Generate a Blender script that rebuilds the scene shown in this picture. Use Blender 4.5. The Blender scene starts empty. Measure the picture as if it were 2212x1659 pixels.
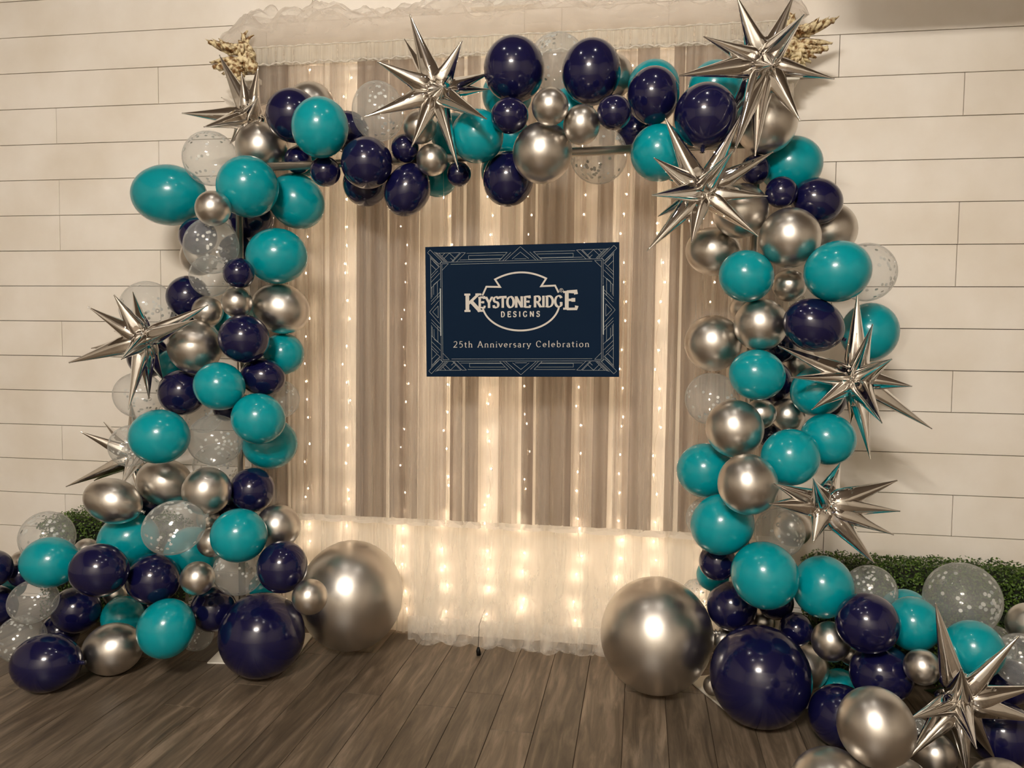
import bpy, bmesh, math, random
from mathutils import Vector, Matrix, Quaternion
import mathutils.noise as mnoise
random.seed(7)
S = bpy.context.scene
COL = S.collection
PI = math.pi

# ------------------------------------------------------------------ camera, world, exposure, lamps
cam = bpy.data.cameras.new('camera')
cam.sensor_width = 36.0
cam.lens = 36.0 * 1714.58 / 2212.0
camo = bpy.data.objects.new('camera', cam)
COL.objects.link(camo)
_r, _p, _y = math.radians(0.676), math.radians(-3.147), math.radians(-9.222)
fw = Vector((math.sin(_y) * math.cos(_p), math.cos(_y) * math.cos(_p), math.sin(_p)))
rt = Vector((math.cos(_y), -math.sin(_y), 0)); up = rt.cross(fw)
rt2 = rt * math.cos(_r) + up * math.sin(_r); up2 = up * math.cos(_r) - rt * math.sin(_r)
camo.matrix_world = Matrix(((rt2.x, up2.x, -fw.x, 0.0), (rt2.y, up2.y, -fw.y, -4.083), (rt2.z, up2.z, -fw.z, 1.54), (0, 0, 0, 1)))
S.camera = camo

world = bpy.data.worlds.new('world'); S.world = world
world.use_nodes = True
world.node_tree.nodes['Background'].inputs[0].default_value = (1.0, 0.85, 0.68, 1)
world.node_tree.nodes['Background'].inputs[1].default_value = 0.02
S.view_settings.view_transform = 'Standard'
S.view_settings.look = 'None'
S.view_settings.exposure = -0.1
S.view_settings.gamma = 1.0
S.view_settings.use_curve_mapping = False
S.cycles.use_denoising = True
S.cycles.max_bounces = 9
S.cycles.diffuse_bounces = 4
S.cycles.glossy_bounces = 5
S.cycles.transparent_max_bounces = 24
S.cycles.adaptive_threshold = 0.08
S.cycles.sample_clamp_indirect = 6.0

RING_POWER = 520.0      # radiance of the ring chandelier behind the camera
CAN_POWER = 160.0        # radiance of the small ceiling lights
FAIRY_POWER = 400.0     # radiance of one fairy bulb

# ------------------------------------------------------------------ helpers
def lin(c):
    def f(v):
        v /= 255.0
        return v / 12.92 if v <= 0.04045 else ((v + 0.055) / 1.055) ** 2.4
    return (f(c[0]), f(c[1]), f(c[2]), 1.0)

def mat(name, color=(0.8, 0.8, 0.8, 1), rough=0.5, metal=0.0, **kw):
    m = bpy.data.materials.new(name); m.use_nodes = True
    p = m.node_tree.nodes['Principled BSDF']
    p.inputs['Base Color'].default_value = color
    p.inputs['Roughness'].default_value = rough
    p.inputs['Metallic'].default_value = metal
    for k, v in kw.items():
        p.inputs[k.replace('_', ' ')].default_value = v
    return m

def N(m, t, **kw):
    n = m.node_tree.nodes.new(t)
    for k, v in kw.items(): setattr(n, k, v)
    return n

def L(m, a, b): m.node_tree.links.new(a, b)

def emit(name, color, strength):
    m = bpy.data.materials.new(name); m.use_nodes = True
    nt = m.node_tree; nt.nodes.clear()
    o = nt.nodes.new('ShaderNodeOutputMaterial'); e = nt.nodes.new('ShaderNodeEmission')
    e.inputs[0].default_value = color; e.inputs[1].default_value = strength
    nt.links.new(e.outputs[0], o.inputs[0])
    return m

def mesh_of(name, verts, faces, m=None, smooth=False):
    me = bpy.data.meshes.new(name)
    me.from_pydata(verts, [], faces); me.update()
    if m: me.materials.append(m)
    if smooth:
        me.polygons.foreach_set('use_smooth', [True] * len(me.polygons))
    return me

def link(name, me, parent=None, loc=None):
    o = bpy.data.objects.new(name, me); COL.objects.link(o)
    if parent is not None: o.parent = parent
    if loc is not None: o.location = loc
    return o

def tag(o, label=None, cat=None, group=None, kind=None):
    if label: o['label'] = label
    if cat: o['category'] = cat
    if group: o['group'] = group
    if kind: o['kind'] = kind
    return o

def empty(name, loc=(0, 0, 0)):
    o = bpy.data.objects.new(name, None); COL.objects.link(o); o.location = loc
    o.empty_display_size = 0.05
    return o

class MB:
    def __init__(s): s.v = []; s.f = []
    def box(s, a, b):
        i = len(s.v)
        for x in (a[0], b[0]):
            for y in (a[1], b[1]):
                for z in (a[2], b[2]): s.v.append((x, y, z))
        for q in ((0, 1, 3, 2), (4, 6, 7, 5), (0, 4, 5, 1), (2, 3, 7, 6), (0, 2, 6, 4), (1, 5, 7, 3)):
            s.f.append(tuple(i + k for k in q))
    def add(s, vs, fs):
        i = len(s.v); s.v += [tuple(v) for v in vs]; s.f += [tuple(i + k for k in f) for f in fs]
    def tube(s, pts, r, n=8, caps=True):
        pts = [Vector(p) for p in pts]; i0 = len(s.v)
        for k, p in enumerate(pts):
            d = (pts[min(k + 1, len(pts) - 1)] - pts[max(k - 1, 0)]).normalized()
            u = d.orthogonal().normalized() if abs(d.z) < 0.95 else Vector((1, 0, 0)) - d * d.x
            if abs(d.z) < 0.95: u = d.cross(Vector((0, 0, 1))).normalized()
            u.normalize(); w = d.cross(u)
            rr = r[k] if isinstance(r, (list, tuple)) else r
            for j in range(n):
                a = 2 * PI * j / n
                s.v.append(tuple(p + (u * math.cos(a) + w * math.sin(a)) * rr))
        for k in range(len(pts) - 1):
            for j in range(n):
                a, b = i0 + k * n + j, i0 + k * n + (j + 1) % n
                s.f.append((a, b, b + n, a + n))
        if caps:
            s.f.append(tuple(i0 + j for j in range(n))[::-1]); e = i0 + (len(pts) - 1) * n
            s.f.append(tuple(e + j for j in range(n)))
    def ball(s, c, r, n=10, m=7, q=None, lump=0.0, seed=0):
        c = Vector(c); r = (r, r, r) if not isinstance(r, (tuple, list)) else r
        i0 = len(s.v)
        for k in range(m + 1):
            t = PI * k / m
            for j in range(n):
                a = 2 * PI * j / n
                p = Vector((math.sin(t) * math.cos(a), math.sin(t) * math.sin(a), math.cos(t)))
                if lump: p *= 1 + lump * mnoise.noise(p * 2.2 + Vector((seed * 3.1, seed, 0)))
                p = Vector((p.x * r[0], p.y * r[1], p.z * r[2]))
                if q is not None: p = q @ p
                s.v.append(tuple(c + p))
        for k in range(m):
            for j in range(n):
                a, b = i0 + k * n + j, i0 + k * n + (j + 1) % n
                s.f.append((a, a + n, b + n, b))
    def mesh(s, name, m, smooth=False): return mesh_of(name, s.v, s.f, m, smooth)
    def build(s, name, m, parent=None, smooth=False, loc=None): return link(name, s.mesh(name, m, smooth), parent, loc)

def bevel(o, w, seg=2):
    md = o.modifiers.new('bevel', 'BEVEL'); md.width = w; md.segments = seg; md.limit_method = 'ANGLE'
    return o
BALLOONS = [
  ('T', 'top', (-2.283, -0.495, 2.226), 0.18, 0.146, (0.987, 0.161, 0.012), "pear-shaped teal balloon sticking out sideways at the arch's upper left corner"),
  ('C', 'top', (-2.045, -0.53, 2.388), 0.128, 0.128, 0, 'first confetti balloon from the left on arch top, partly behind a teal one'),
  ('T', 'top', (-1.757, -0.717, 2.214), 0.137, 0.137, 0, 'first teal balloon from the left on arch top, in front of a navy one'),
  ('S', 'top', (-1.793, -0.514, 2.434), 0.12, 0.12, 0, 'first silver balloon from the left on arch top, partly behind a teal one'),
  ('T', 'top', (-1.636, -0.474, 2.19), 0.139, 0.126, (-0.712, -0.077, 0.698), 'second teal balloon from the left on arch top, partly behind a teal one'),
  ('N', 'top', (-1.579, -0.636, 2.545), 0.12, 0.12, 0, 'first navy balloon from the left on arch top, in front of a silver one'),
  ('S', 'top', (-1.584, -0.424, 2.645), 0.115, 0.115, 0, 'second silver balloon from the left on arch top, partly behind a navy one'),
  ('T', 'top', (-1.39, -0.776, 2.449), 0.13, 0.122, (-0.066, -0.066, -0.996), 'third teal balloon from the left on arch top, in front of a silver one'),
  ('N', 'top', (-1.604, -0.527, 2.371), 0.063, 0.063, 0, 'first small navy balloon from the left on arch top, in front of a teal one'),
  ('N', 'top', (-1.41, -0.672, 2.283), 0.067, 0.067, 0, 'second small navy balloon from the left on arch top, in front of a teal one'),
  ('T', 'top', (-1.626, -0.39, 2.404), 0.08, 0.08, 0, 'only small teal balloon on arch top, partly behind a navy one'),
  ('N', 'top', (-1.371, -0.496, 2.5), 0.097, 0.097, 0, 'second navy balloon from the left on arch top, partly behind a teal one'),
  ('C', 'top', (-1.19, -0.599, 2.561), 0.133, 0.117, (0.106, -0.038, -0.994), 'second confetti balloon from the left on arch top, in front of a navy one'),
  ('N', 'top', (-1.196, -0.727, 2.303), 0.112, 0.112, 0, 'fourth navy balloon from the left on arch top, in front of a navy one'),
  ('N', 'top', (-1.284, -0.504, 2.258), 0.103, 0.103, 0, 'third navy balloon from the left on arch top, partly behind a navy one'),
  ('N', 'top', (-1.038, -0.637, 2.203), 0.123, 0.099, (0.445, 0.122, 0.887), 'fifth navy balloon from the left on arch top, in front of a teal one'),
  ('S', 'top', (-0.954, -0.745, 2.444), 0.071, 0.071, 0, 'first small silver balloon from the left on arch top, above a navy one'),
  ('N', 'top', (-1.041, -0.673, 2.375), 0.061, 0.061, 0, 'third small navy balloon from the left on arch top, below a silver one'),
  ('S', 'top', (-0.906, -0.717, 2.312), 0.068, 0.068, 0, 'second small silver balloon from the left on arch top, in front of a teal one'),
  ('T', 'top', (-0.944, -0.481, 2.286), 0.09, 0.09, 0, 'fourth teal balloon from the left on arch top, partly behind a silver one'),
  ('T', 'top', (-0.851, -0.539, 2.453), 0.104, 0.104, 0, 'fifth teal balloon from the left on arch top, partly behind a teal one'),
  ('T', 'top', (-0.692, -0.798, 2.386), 0.11, 0.11, 0, 'sixth teal balloon from the left on arch top, in front of a teal one'),
  ('N', 'top', (-0.813, -0.609, 2.271), 0.055, 0.055, 0, 'fourth small navy balloon from the left on arch top, in front of a teal one'),
  ('N', 'top', (-0.578, -0.684, 2.231), 0.119, 0.109, (0.151, 0.079, 0.985), 'sixth navy balloon from the left on arch top, in front of a teal one'),
  ('T', 'top', (-0.629, -0.479, 2.307), 0.11, 0.11, 0, 'seventh teal balloon from the left on arch top, partly behind a navy one'),
  ('T', 'top', (-0.61, -0.386, 2.478), 0.088, 0.088, 0, 'ninth teal balloon from the left on arch top, partly behind a navy one'),
  ('N', 'top', (-0.55, -0.736, 2.673), 0.136, 0.128, (0.055, -0.047, -0.997), 'seventh navy balloon from the left on arch top, in front of a teal one'),
  ('N', 'top', (-0.228, -0.729, 2.651), 0.136, 0.122, (-0.066, -0.066, -0.996), 'eighth navy balloon from the left on arch top, in front of a silver one'),
  ('C', 'top', (-0.392, -0.526, 2.765), 0.127, 0.127, 0, 'third confetti balloon from the left on arch top, partly behind a navy one'),
  ('T', 'top', (-0.62, -0.501, 2.641), 0.112, 0.112, 0, 'eighth teal balloon from the left on arch top, partly behind a navy one'),
  ('N', 'top', (-0.541, -0.89, 2.439), 0.076, 0.071, (-0.968, -0.168, -0.185), 'fifth small navy balloon from the left on arch top, in front of a teal one'),
  ('S', 'top', (-0.368, -0.97, 2.446), 0.072, 0.072, 0, 'third small silver balloon from the left on arch top, in front of a teal one'),
  ('S', 'top', (-0.25, -0.907, 2.39), 0.078, 0.073, (-0.066, -0.066, -0.996), 'fourth small silver balloon from the left on arch top, in front of a teal one'),
  ('N', 'top', (-0.122, -0.953, 2.42), 0.066, 0.066, 0, 'sixth small navy balloon from the left on arch top, in front of a navy one'),
  ('S', 'top', (-0.413, -0.839, 2.301), 0.124, 0.12, (0.476, 0.126, 0.871), 'third silver balloon from the left on arch top, in front of a teal one'),
  ('C', 'top', (-0.208, -0.453, 2.374), 0.129, 0.129, 0, 'fourth confetti balloon from the left on arch top, partly behind a silver one'),
  ('T', 'top', (-0.329, -0.545, 2.547), 0.102, 0.102, 0, 'tenth teal balloon from the left on arch top, partly behind a silver one'),
  ('S', 'top', (-0.157, -0.488, 2.708), 0.098, 0.098, 0, 'fourth silver balloon from the left on arch top, partly behind a navy one'),
  ('T', 'top', (0.029, -0.554, 2.638), 0.111, 0.111, 0, 'eleventh teal balloon from the left on arch top, partly behind a navy one'),
  ('N', 'top', (0.026, -0.758, 2.537), 0.116, 0.105, (-0.066, -0.066, -0.996), 'tenth navy balloon from the left on arch top, in front of a teal one'),
  ('N', 'top', (-0.043, -0.383, 2.493), 0.088, 0.088, 0, 'ninth navy balloon from the left on arch top, partly behind a teal one'),
  ('T', 'top', (0.054, -0.726, 2.315), 0.116, 0.116, 0, 'twelfth teal balloon from the left on arch top, in front of a navy one'),
  ('N', 'top', (0.229, -0.845, 2.426), 0.127, 0.121, (-0.066, -0.066, -0.996), 'eleventh navy balloon from the left on arch top, in front of a teal one'),
  ('T', 'top', (0.286, -0.565, 2.617), 0.114, 0.114, 0, 'thirteenth teal balloon from the left on arch top, partly behind a navy one'),
  ('S', 'top', (0.474, -0.733, 2.421), 0.122, 0.122, 0, 'fifth silver balloon from the left on arch top, in front of a teal one'),
  ('T', 'right', (0.606, -0.555, 2.29), 0.129, 0.119, (-0.968, -0.168, -0.185), 'first teal balloon from the top in right column, partly behind a navy one'),
  ('N', 'right', (0.443, -0.679, 2.248), 0.061, 0.061, 0, 'first small navy balloon from the top in right column, left of a teal one'),
  ('N', 'right', (0.541, -0.731, 2.146), 0.063, 0.063, 0, 'second small navy balloon from the top in right column, in front of a teal one'),
  ('N', 'right', (0.691, -0.664, 2.12), 0.104, 0.092, (-0.934, -0.133, 0.33), 'first navy balloon from the top in right column, in front of a silver one'),
  ('S', 'right', (0.387, -0.711, 2.077), 0.111, 0.111, 0, 'first silver balloon from the top in right column, in front of a silver one'),
  ('S', 'right', (0.57, -0.782, 1.957), 0.119, 0.119, 0, 'third silver balloon from the top in right column, in front of a silver one'),
  ('S', 'right', (0.778, -0.494, 2.025), 0.117, 0.117, 0, 'second silver balloon from the top in right column, partly behind a navy one'),
  ('S', 'right', (0.294, -0.588, 1.927), 0.118, 0.102, (0.975, 0.149, -0.162), 'fourth silver balloon from the top in right column, partly behind a teal one'),
  ('T', 'right', (0.407, -0.788, 1.807), 0.109, 0.103, (0.934, 0.133, -0.33), 'third teal balloon from the top in right column, in front of a silver one'),
  ('S', 'right', (0.602, -0.62, 1.782), 0.069, 0.069, 0, 'first small silver balloon from the top in right column, left of a confetti one'),
  ('T', 'right', (0.729, -0.888, 1.816), 0.125, 0.116, (-0.92, -0.169, -0.353), 'second teal balloon from the top in right column, in front of a confetti one'),
  ('C', 'right', (0.91, -0.585, 1.838), 0.121, 0.121, 0, 'first confetti balloon from the top in right column, partly behind a teal one'),
  ('C', 'right', (0.688, -0.515, 1.732), 0.067, 0.067, 0, 'only small confetti balloon in right column, right of a silver one'),
  ('N', 'right', (0.657, -0.855, 1.612), 0.118, 0.102, (0.903, 0.124, -0.411), 'second navy balloon from the top in right column, in front of a confetti one'),
  ('T', 'right', (0.933, -0.585, 1.591), 0.123, 0.115, (-0.151, -0.079, -0.985), 'fourth teal balloon from the top in right column, partly behind a navy one'),
  ('S', 'right', (0.476, -0.725, 1.616), 0.107, 0.107, 0, 'fifth silver balloon from the top in right column, in front of a silver one'),
  ('S', 'right', (0.3, -0.604, 1.538), 0.12, 0.12, 0, 'sixth silver balloon from the top in right column, partly behind a silver one'),
  ('S', 'right', (0.443, -0.513, 1.686), 0.068, 0.068, 0, 'second small silver balloon from the top in right column, partly behind a silver one'),
  ('T', 'right', (0.461, -0.775, 1.413), 0.112, 0.102, (0.975, 0.149, -0.162), 'fifth teal balloon from the top in right column, in front of a navy one'),
  ('N', 'right', (0.602, -0.444, 1.523), 0.069, 0.069, 0, 'third small navy balloon from the top in right column, left of a silver one'),
  ('N', 'right', (0.561, -0.483, 1.371), 0.093, 0.093, 0, 'third navy balloon from the top in right column, partly behind a teal one'),
  ('T', 'right', (0.719, -0.655, 1.345), 0.109, 0.103, (-0.968, -0.168, -0.185), 'sixth teal balloon from the top in right column, in front of a navy one'),
  ('N', 'right', (0.794, -0.483, 1.301), 0.084, 0.084, 0, 'fourth small navy balloon from the top in right column, partly behind a teal one'),
  ('S', 'right', (0.698, -0.358, 1.451), 0.079, 0.079, 0, 'third small silver balloon from the top in right column, right of a navy one'),
  ('C', 'right', (0.302, -0.585, 1.299), 0.113, 0.113, 0, 'second confetti balloon from the top in right column, partly behind a silver one'),
  ('S', 'right', (0.377, -0.797, 1.196), 0.117, 0.114, (0.511, 0.035, -0.859), 'seventh silver balloon from the top in right column, in front of a confetti one'),
  ('S', 'right', (0.494, -0.674, 1.248), 0.063, 0.063, 0, 'fourth small silver balloon from the top in right column, right of a silver one'),
  ('S', 'right', (0.621, -0.553, 1.233), 0.073, 0.073, 0, 'fifth small silver balloon from the top in right column, right of a silver one'),
  ('N', 'right', (0.554, -0.507, 1.14), 0.05, 0.05, 0, 'fifth small navy balloon from the top in right column, partly behind a teal one'),
  ('T', 'right', (0.747, -0.743, 1.158), 0.11, 0.104, (-0.975, -0.149, 0.162), 'seventh teal balloon from the top in right column, partly behind a teal one'),
  ('T', 'right', (0.581, -0.876, 1.098), 0.114, 0.11, (0.844, 0.165, 0.509), 'eighth teal balloon from the top in right column, in front of a navy one'),
  ('T', 'right', (0.277, -0.655, 0.999), 0.12, 0.116, (0.987, 0.161, 0.012), 'ninth teal balloon from the top in right column, partly behind a silver one'),
  ('S', 'right', (0.409, -0.99, 1.005), 0.116, 0.112, (0.192, -0.024, -0.981), 'eighth silver balloon from the top in right column, in front of a teal one'),
  ('T', 'right', (0.335, -0.825, 0.81), 0.129, 0.121, (0.844, 0.165, 0.509), 'tenth teal balloon from the top in right column, in front of a confetti one'),
  ('C', 'right', (0.297, -0.585, 0.778), 0.092, 0.092, 0, 'third confetti balloon from the top in right column, partly behind a teal one'),
  ('C', 'right', (0.585, -0.667, 0.751), 0.103, 0.103, 0, 'fourth confetti balloon from the top in right column, in front of a silver one'),
  ('S', 'right', (0.667, -0.503, 0.737), 0.081, 0.081, 0, 'sixth small silver balloon from the top in right column, partly behind a confetti one'),
  ('N', 'rpile', (0.33, -0.735, 0.632), 0.077, 0.077, 0, 'first small navy balloon from the left in right pile, in front of a teal one'),
  ('T', 'rpile', (0.488, -0.94, 0.645), 0.131, 0.127, (0.511, 0.035, -0.859), 'first teal balloon from the left in right pile, in front of a navy one'),
  ('T', 'rpile', (0.34, -0.442, 0.492), 0.074, 0.074, 0, 'first small teal balloon from the left in right pile, partly behind a navy one'),
  ('C', 'rpile', (0.275, -0.383, 0.383), 0.067, 0.067, 0, 'first small confetti balloon from the left in right pile, below a teal one'),
  ('N', 'rpile', (0.41, -0.58, 0.4), 0.107, 0.107, 0, 'first navy balloon from the left in right pile, partly behind a teal one'),
  ('T', 'rpile', (0.729, -0.824, 0.579), 0.123, 0.118, (-0.066, -0.066, -0.996), 'second teal balloon from the left in right pile, left of a confetti one'),
  ('C', 'rpile', (0.93, -0.742, 0.549), 0.103, 0.103, 0, 'first confetti balloon from the left in right pile, partly behind a navy one'),
  ('T', 'rpile', (1.095, -0.647, 0.434), 0.101, 0.101, 0, 'third teal balloon from the left in right pile, partly behind a teal one'),
  ('T', 'rpile', (1.05, -0.881, 0.472), 0.103, 0.103, 0, 'fourth teal balloon from the left in right pile, in front of a teal one'),
  ('N', 'rpile', (0.85, -1.009, 0.507), 0.115, 0.11, (-0.975, -0.149, 0.162), 'third navy balloon from the left in right pile, in front of a confetti one'),
  ('C', 'rpile', (1.258, -0.782, 0.551), 0.141, 0.141, 0, 'large clear confetti balloon standing out against the right hedge'),
  ('T', 'rpile', (1.223, -0.993, 0.429), 0.105, 0.105, 0, 'fifth teal balloon from the left in right pile, in front of a confetti one'),
  ('N', 'rpile', (0.662, -0.68, 0.351), 0.069, 0.069, 0, 'third small navy balloon from the left in right pile, in front of a navy one'),
  ('N', 'rpile', (0.592, -0.58, 0.428), 0.076, 0.076, 0, 'second small navy balloon from the left in right pile, partly behind a teal one'),
  ('S', 'rpile', (0.548, -0.525, 0.318), 0.055, 0.055, 0, 'third small silver balloon from the left in right pile, below a navy one'),
  ('S', 'rpile', (0.755, -0.87, 0.377), 0.078, 0.073, (0.192, -0.024, -0.981), 'fourth small silver balloon from the left in right pile, left of a silver one'),
  ('S', 'rpile', (0.712, -0.629, 0.173), 0.096, 0.096, 0, 'first silver balloon from the left in right pile, partly behind a navy one'),
  ('S', 'rpile', (0.85, -0.798, 0.306), 0.046, 0.046, 0, 'fifth small silver balloon from the left in right pile, right of a silver one'),
  ('T', 'rpile', (0.859, -0.607, 0.089), 0.076, 0.076, 0, 'second small teal balloon from the left in right pile, partly behind a navy one'),
  ('N', 'rpile', (0.921, -0.957, 0.299), 0.117, 0.109, (0.987, 0.161, 0.012), 'fourth navy balloon from the left in right pile, in front of a silver one'),
  ('S', 'rpile', (1.021, -1.081, 0.383), 0.063, 0.063, 0, 'seventh small silver balloon from the left in right pile, in front of a navy one'),
  ('N', 'rpile', (0.782, -0.944, 0.117), 0.117, 0.117, 0, 'second navy balloon from the left in right pile, in front of a teal one'),
  ('N', 'rpile', (0.499, -0.83, 0.2), 0.2, 0.2, 0, 'giant navy blue balloon on the floor at the foot of the right column'),
  ('S', 'rpile', (0.751, -1.498, 0.341), 0.124, 0.116, (0.275, -0.009, -0.961), 'large chrome silver balloon on the floor left of the lowest silver starburst'),
  ('S', 'rpile', (0.622, -1.506, 0.129), 0.129, 0.129, 0, 'second silver balloon from the left in right pile, in front of a navy one'),
  ('S', 'rpile', (1.068, -1.099, 0.075), 0.075, 0.075, 0, 'eighth small silver balloon from the left in right pile, in front of a confetti one'),
  ('S', 'rpile', (0.901, -1.322, 0.077), 0.077, 0.077, 0, 'sixth small silver balloon from the left in right pile, in front of a silver one'),
  ('C', 'rpile', (1.088, -0.88, 0.05), 0.05, 0.05, 0, 'second small confetti balloon from the left in right pile, partly behind a silver one'),
  ('N', 'rpile', (1.339, -0.983, 0.116), 0.116, 0.116, 0, 'fifth navy balloon from the left in right pile, in front of a navy one'),
  ('N', 'rpile', (1.422, -0.809, 0.248), 0.09, 0.09, 0, 'sixth navy balloon from the left in right pile, partly behind a confetti one'),
  ('S', 'rpile', (1.18, -1.369, 0.102), 0.102, 0.102, 0, 'third silver balloon from the left in right pile, in front of a navy one'),
  ('S', 'rpile', (1.496, -0.804, 0.47), 0.085, 0.085, 0, 'ninth small silver balloon from the left in right pile, partly behind a confetti one'),
  ('C', 'rpile', (1.431, -0.654, 0.326), 0.084, 0.084, 0, 'third small confetti balloon from the left in right pile, partly behind a teal one'),
  ('C', 'rpile', (1.41, -0.937, 0.381), 0.096, 0.096, 0, 'second confetti balloon from the left in right pile, in front of a navy one'),
  ('S', 'rpile', (0.33, -0.7, 0.091), 0.043, 0.043, 0, 'first small silver balloon from the left in right pile, partly behind a navy one'),
  ('S', 'rpile', (0.092, -0.613, 0.26), 0.251, 0.245, (0.02, -0.052, -0.998), 'giant chrome silver balloon on the floor right of the white curtain hem'),
  ('S', 'rpile', (0.391, -0.517, 0.217), 0.072, 0.072, 0, 'second small silver balloon from the left in right pile, partly behind a navy one'),
  ('S', 'left', (-1.838, -0.872, 2.093), 0.076, 0.076, 0, 'first small silver balloon from the top in left column, in front of a navy one'),
  ('C', 'left', (-1.914, -0.756, 1.947), 0.125, 0.121, (0.02, -0.052, -0.998), 'first confetti balloon from the top in left column, in front of a silver one'),
  ('N', 'left', (-1.887, -0.437, 2.121), 0.11, 0.11, 0, 'first navy balloon from the top in left column, partly behind a teal one'),
  ('N', 'left', (-2.082, -0.581, 2.014), 0.088, 0.088, 0, 'second navy balloon from the top in left column, partly behind a confetti one'),
  ('S', 'left', (-2.16, -0.444, 1.931), 0.091, 0.091, 0, 'first silver balloon from the top in left column, partly behind a confetti one'),
  ('T', 'left', (-1.674, -0.606, 1.916), 0.141, 0.129, (-0.987, -0.161, -0.012), 'first teal balloon from the top in left column, in front of a navy one'),
  ('N', 'left', (-1.925, -0.517, 1.955), 0.078, 0.078, 0, 'first small navy balloon from the top in left column, partly behind a confetti one'),
  ('N', 'left', (-1.771, -0.778, 1.823), 0.068, 0.068, 0, 'second small navy balloon from the top in left column, in front of a navy one'),
  ('C', 'left', (-2.011, -0.597, 1.826), 0.098, 0.098, 0, 'second confetti balloon from the top in left column, in front of a silver one'),
  ('N', 'left', (-2.172, -0.522, 1.731), 0.103, 0.103, 0, 'third navy balloon from the top in left column, in front of a navy one'),
  ('C', 'left', (-2.398, -0.508, 1.679), 0.13, 0.13, 0, 'third confetti balloon from the top in left column, left of a navy one'),
  ('N', 'left', (-2.298, -0.326, 1.626), 0.085, 0.085, 0, 'third small navy balloon from the top in left column, partly behind a navy one'),
  ('S', 'left', (-2.009, -0.629, 1.659), 0.072, 0.072, 0, 'third small silver balloon from the top in left column, in front of a navy one'),
  ('S', 'left', (-1.831, -0.685, 1.698), 0.07, 0.07, 0, 'second small silver balloon from the top in left column, in front of a teal one'),
  ('S', 'left', (-1.691, -0.534, 1.678), 0.138, 0.118, (-0.934, -0.133, 0.33), 'second silver balloon from the top in left column, above a teal one'),
  ('N', 'left', (-1.775, -0.729, 1.533), 0.113, 0.109, (0.934, 0.133, -0.33), 'fourth navy balloon from the top in left column, in front of a teal one'),
  ('T', 'left', (-1.705, -0.478, 1.462), 0.101, 0.101, 0, 'third teal balloon from the top in left column, partly behind a navy one'),
  ('T', 'left', (-1.97, -0.46, 1.625), 0.102, 0.102, 0, 'second teal balloon from the top in left column, partly behind a navy one'),
  ('S', 'left', (-2.021, -0.721, 1.492), 0.123, 0.119, (0.511, 0.035, -0.859), 'third silver balloon from the top in left column, in front of a navy one'),
  ('N', 'left', (-2.41, -0.485, 1.438), 0.103, 0.103, 0, 'fifth navy balloon from the top in left column, left of a teal one'),
  ('T', 'left', (-2.245, -0.549, 1.397), 0.079, 0.079, 0, 'only small teal balloon in left column, right of a navy one'),
  ('N', 'left', (-2.122, -0.662, 1.278), 0.109, 0.109, 0, 'seventh navy balloon from the top in left column, in front of a teal one'),
  ('T', 'left', (-1.85, -0.811, 1.321), 0.113, 0.107, (0.934, 0.133, -0.33), 'fourth teal balloon from the top in left column, in front of a navy one'),
  ('N', 'left', (-1.733, -0.636, 1.356), 0.105, 0.088, (-0.975, -0.149, 0.162), 'sixth navy balloon from the top in left column, in front of a confetti one'),
  ('C', 'left', (-1.718, -0.487, 1.243), 0.092, 0.092, 0, 'fifth confetti balloon from the top in left column, partly behind a teal one'),
  ('C', 'left', (-2.395, -0.591, 1.254), 0.119, 0.11, (0.975, 0.149, -0.162), 'fourth confetti balloon from the top in left column, below a navy one'),
  ('T', 'left', (-1.669, -0.804, 1.18), 0.119, 0.113, (-0.934, -0.133, 0.33), 'fifth teal balloon from the top in left column, in front of a teal one'),
  ('T', 'left', (-2.065, -0.933, 1.103), 0.129, 0.119, (0.987, 0.161, 0.012), 'sixth teal balloon from the top in left column, in front of a confetti one'),
  ('C', 'left', (-1.92, -0.728, 1.068), 0.125, 0.117, (0.987, 0.161, 0.012), 'seventh confetti balloon from the top in left column, in front of a confetti one'),
  ('C', 'left', (-2.109, -0.503, 1.159), 0.091, 0.091, 0, 'sixth confetti balloon from the top in left column, partly behind a confetti one'),
  ('N', 'left', (-1.952, -0.565, 1.203), 0.066, 0.066, 0, 'fourth small navy balloon from the top in left column, partly behind a teal one'),
  ('T', 'left', (-1.713, -0.607, 1.044), 0.128, 0.122, (-0.975, -0.149, 0.162), 'seventh teal balloon from the top in left column, partly behind a teal one'),
  ('C', 'left', (-2.462, -0.565, 1.001), 0.102, 0.102, 0, 'eighth confetti balloon from the top in left column, partly behind a teal one'),
  ('C', 'left', (-2.01, -0.565, 0.922), 0.107, 0.107, 0, 'ninth confetti balloon from the top in left column, partly behind a confetti one'),
  ('S', 'left', (-2.206, -0.677, 0.852), 0.133, 0.109, (0.959, 0.142, -0.247), 'fourth silver balloon from the top in left column, above a navy one'),
  ('S', 'left', (-1.878, -0.874, 0.861), 0.106, 0.106, 0, 'fifth silver balloon from the top in left column, in front of a confetti one'),
  ('N', 'left', (-1.747, -0.715, 0.841), 0.102, 0.102, 0, 'eighth navy balloon from the top in left column, right of a navy one'),
  ('S', 'lpile', (-2.344, -0.863, 0.793), 0.132, 0.1, (0.934, 0.133, -0.33), 'first silver balloon from the left in left pile, in front of a teal one'),
  ('C', 'lpile', (-1.914, -1.07, 0.742), 0.132, 0.112, (0.92, 0.169, 0.353), 'fourth confetti balloon from the left in left pile, in front of a teal one'),
  ('N', 'lpile', (-2.329, -0.609, 0.736), 0.072, 0.072, 0, 'fourth small navy balloon from the left in left pile, below a silver one'),
  ('T', 'lpile', (-2.352, -0.746, 0.587), 0.139, 0.126, (0.948, 0.169, 0.27), 'third teal balloon from the left in left pile, partly behind a silver one'),
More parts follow.
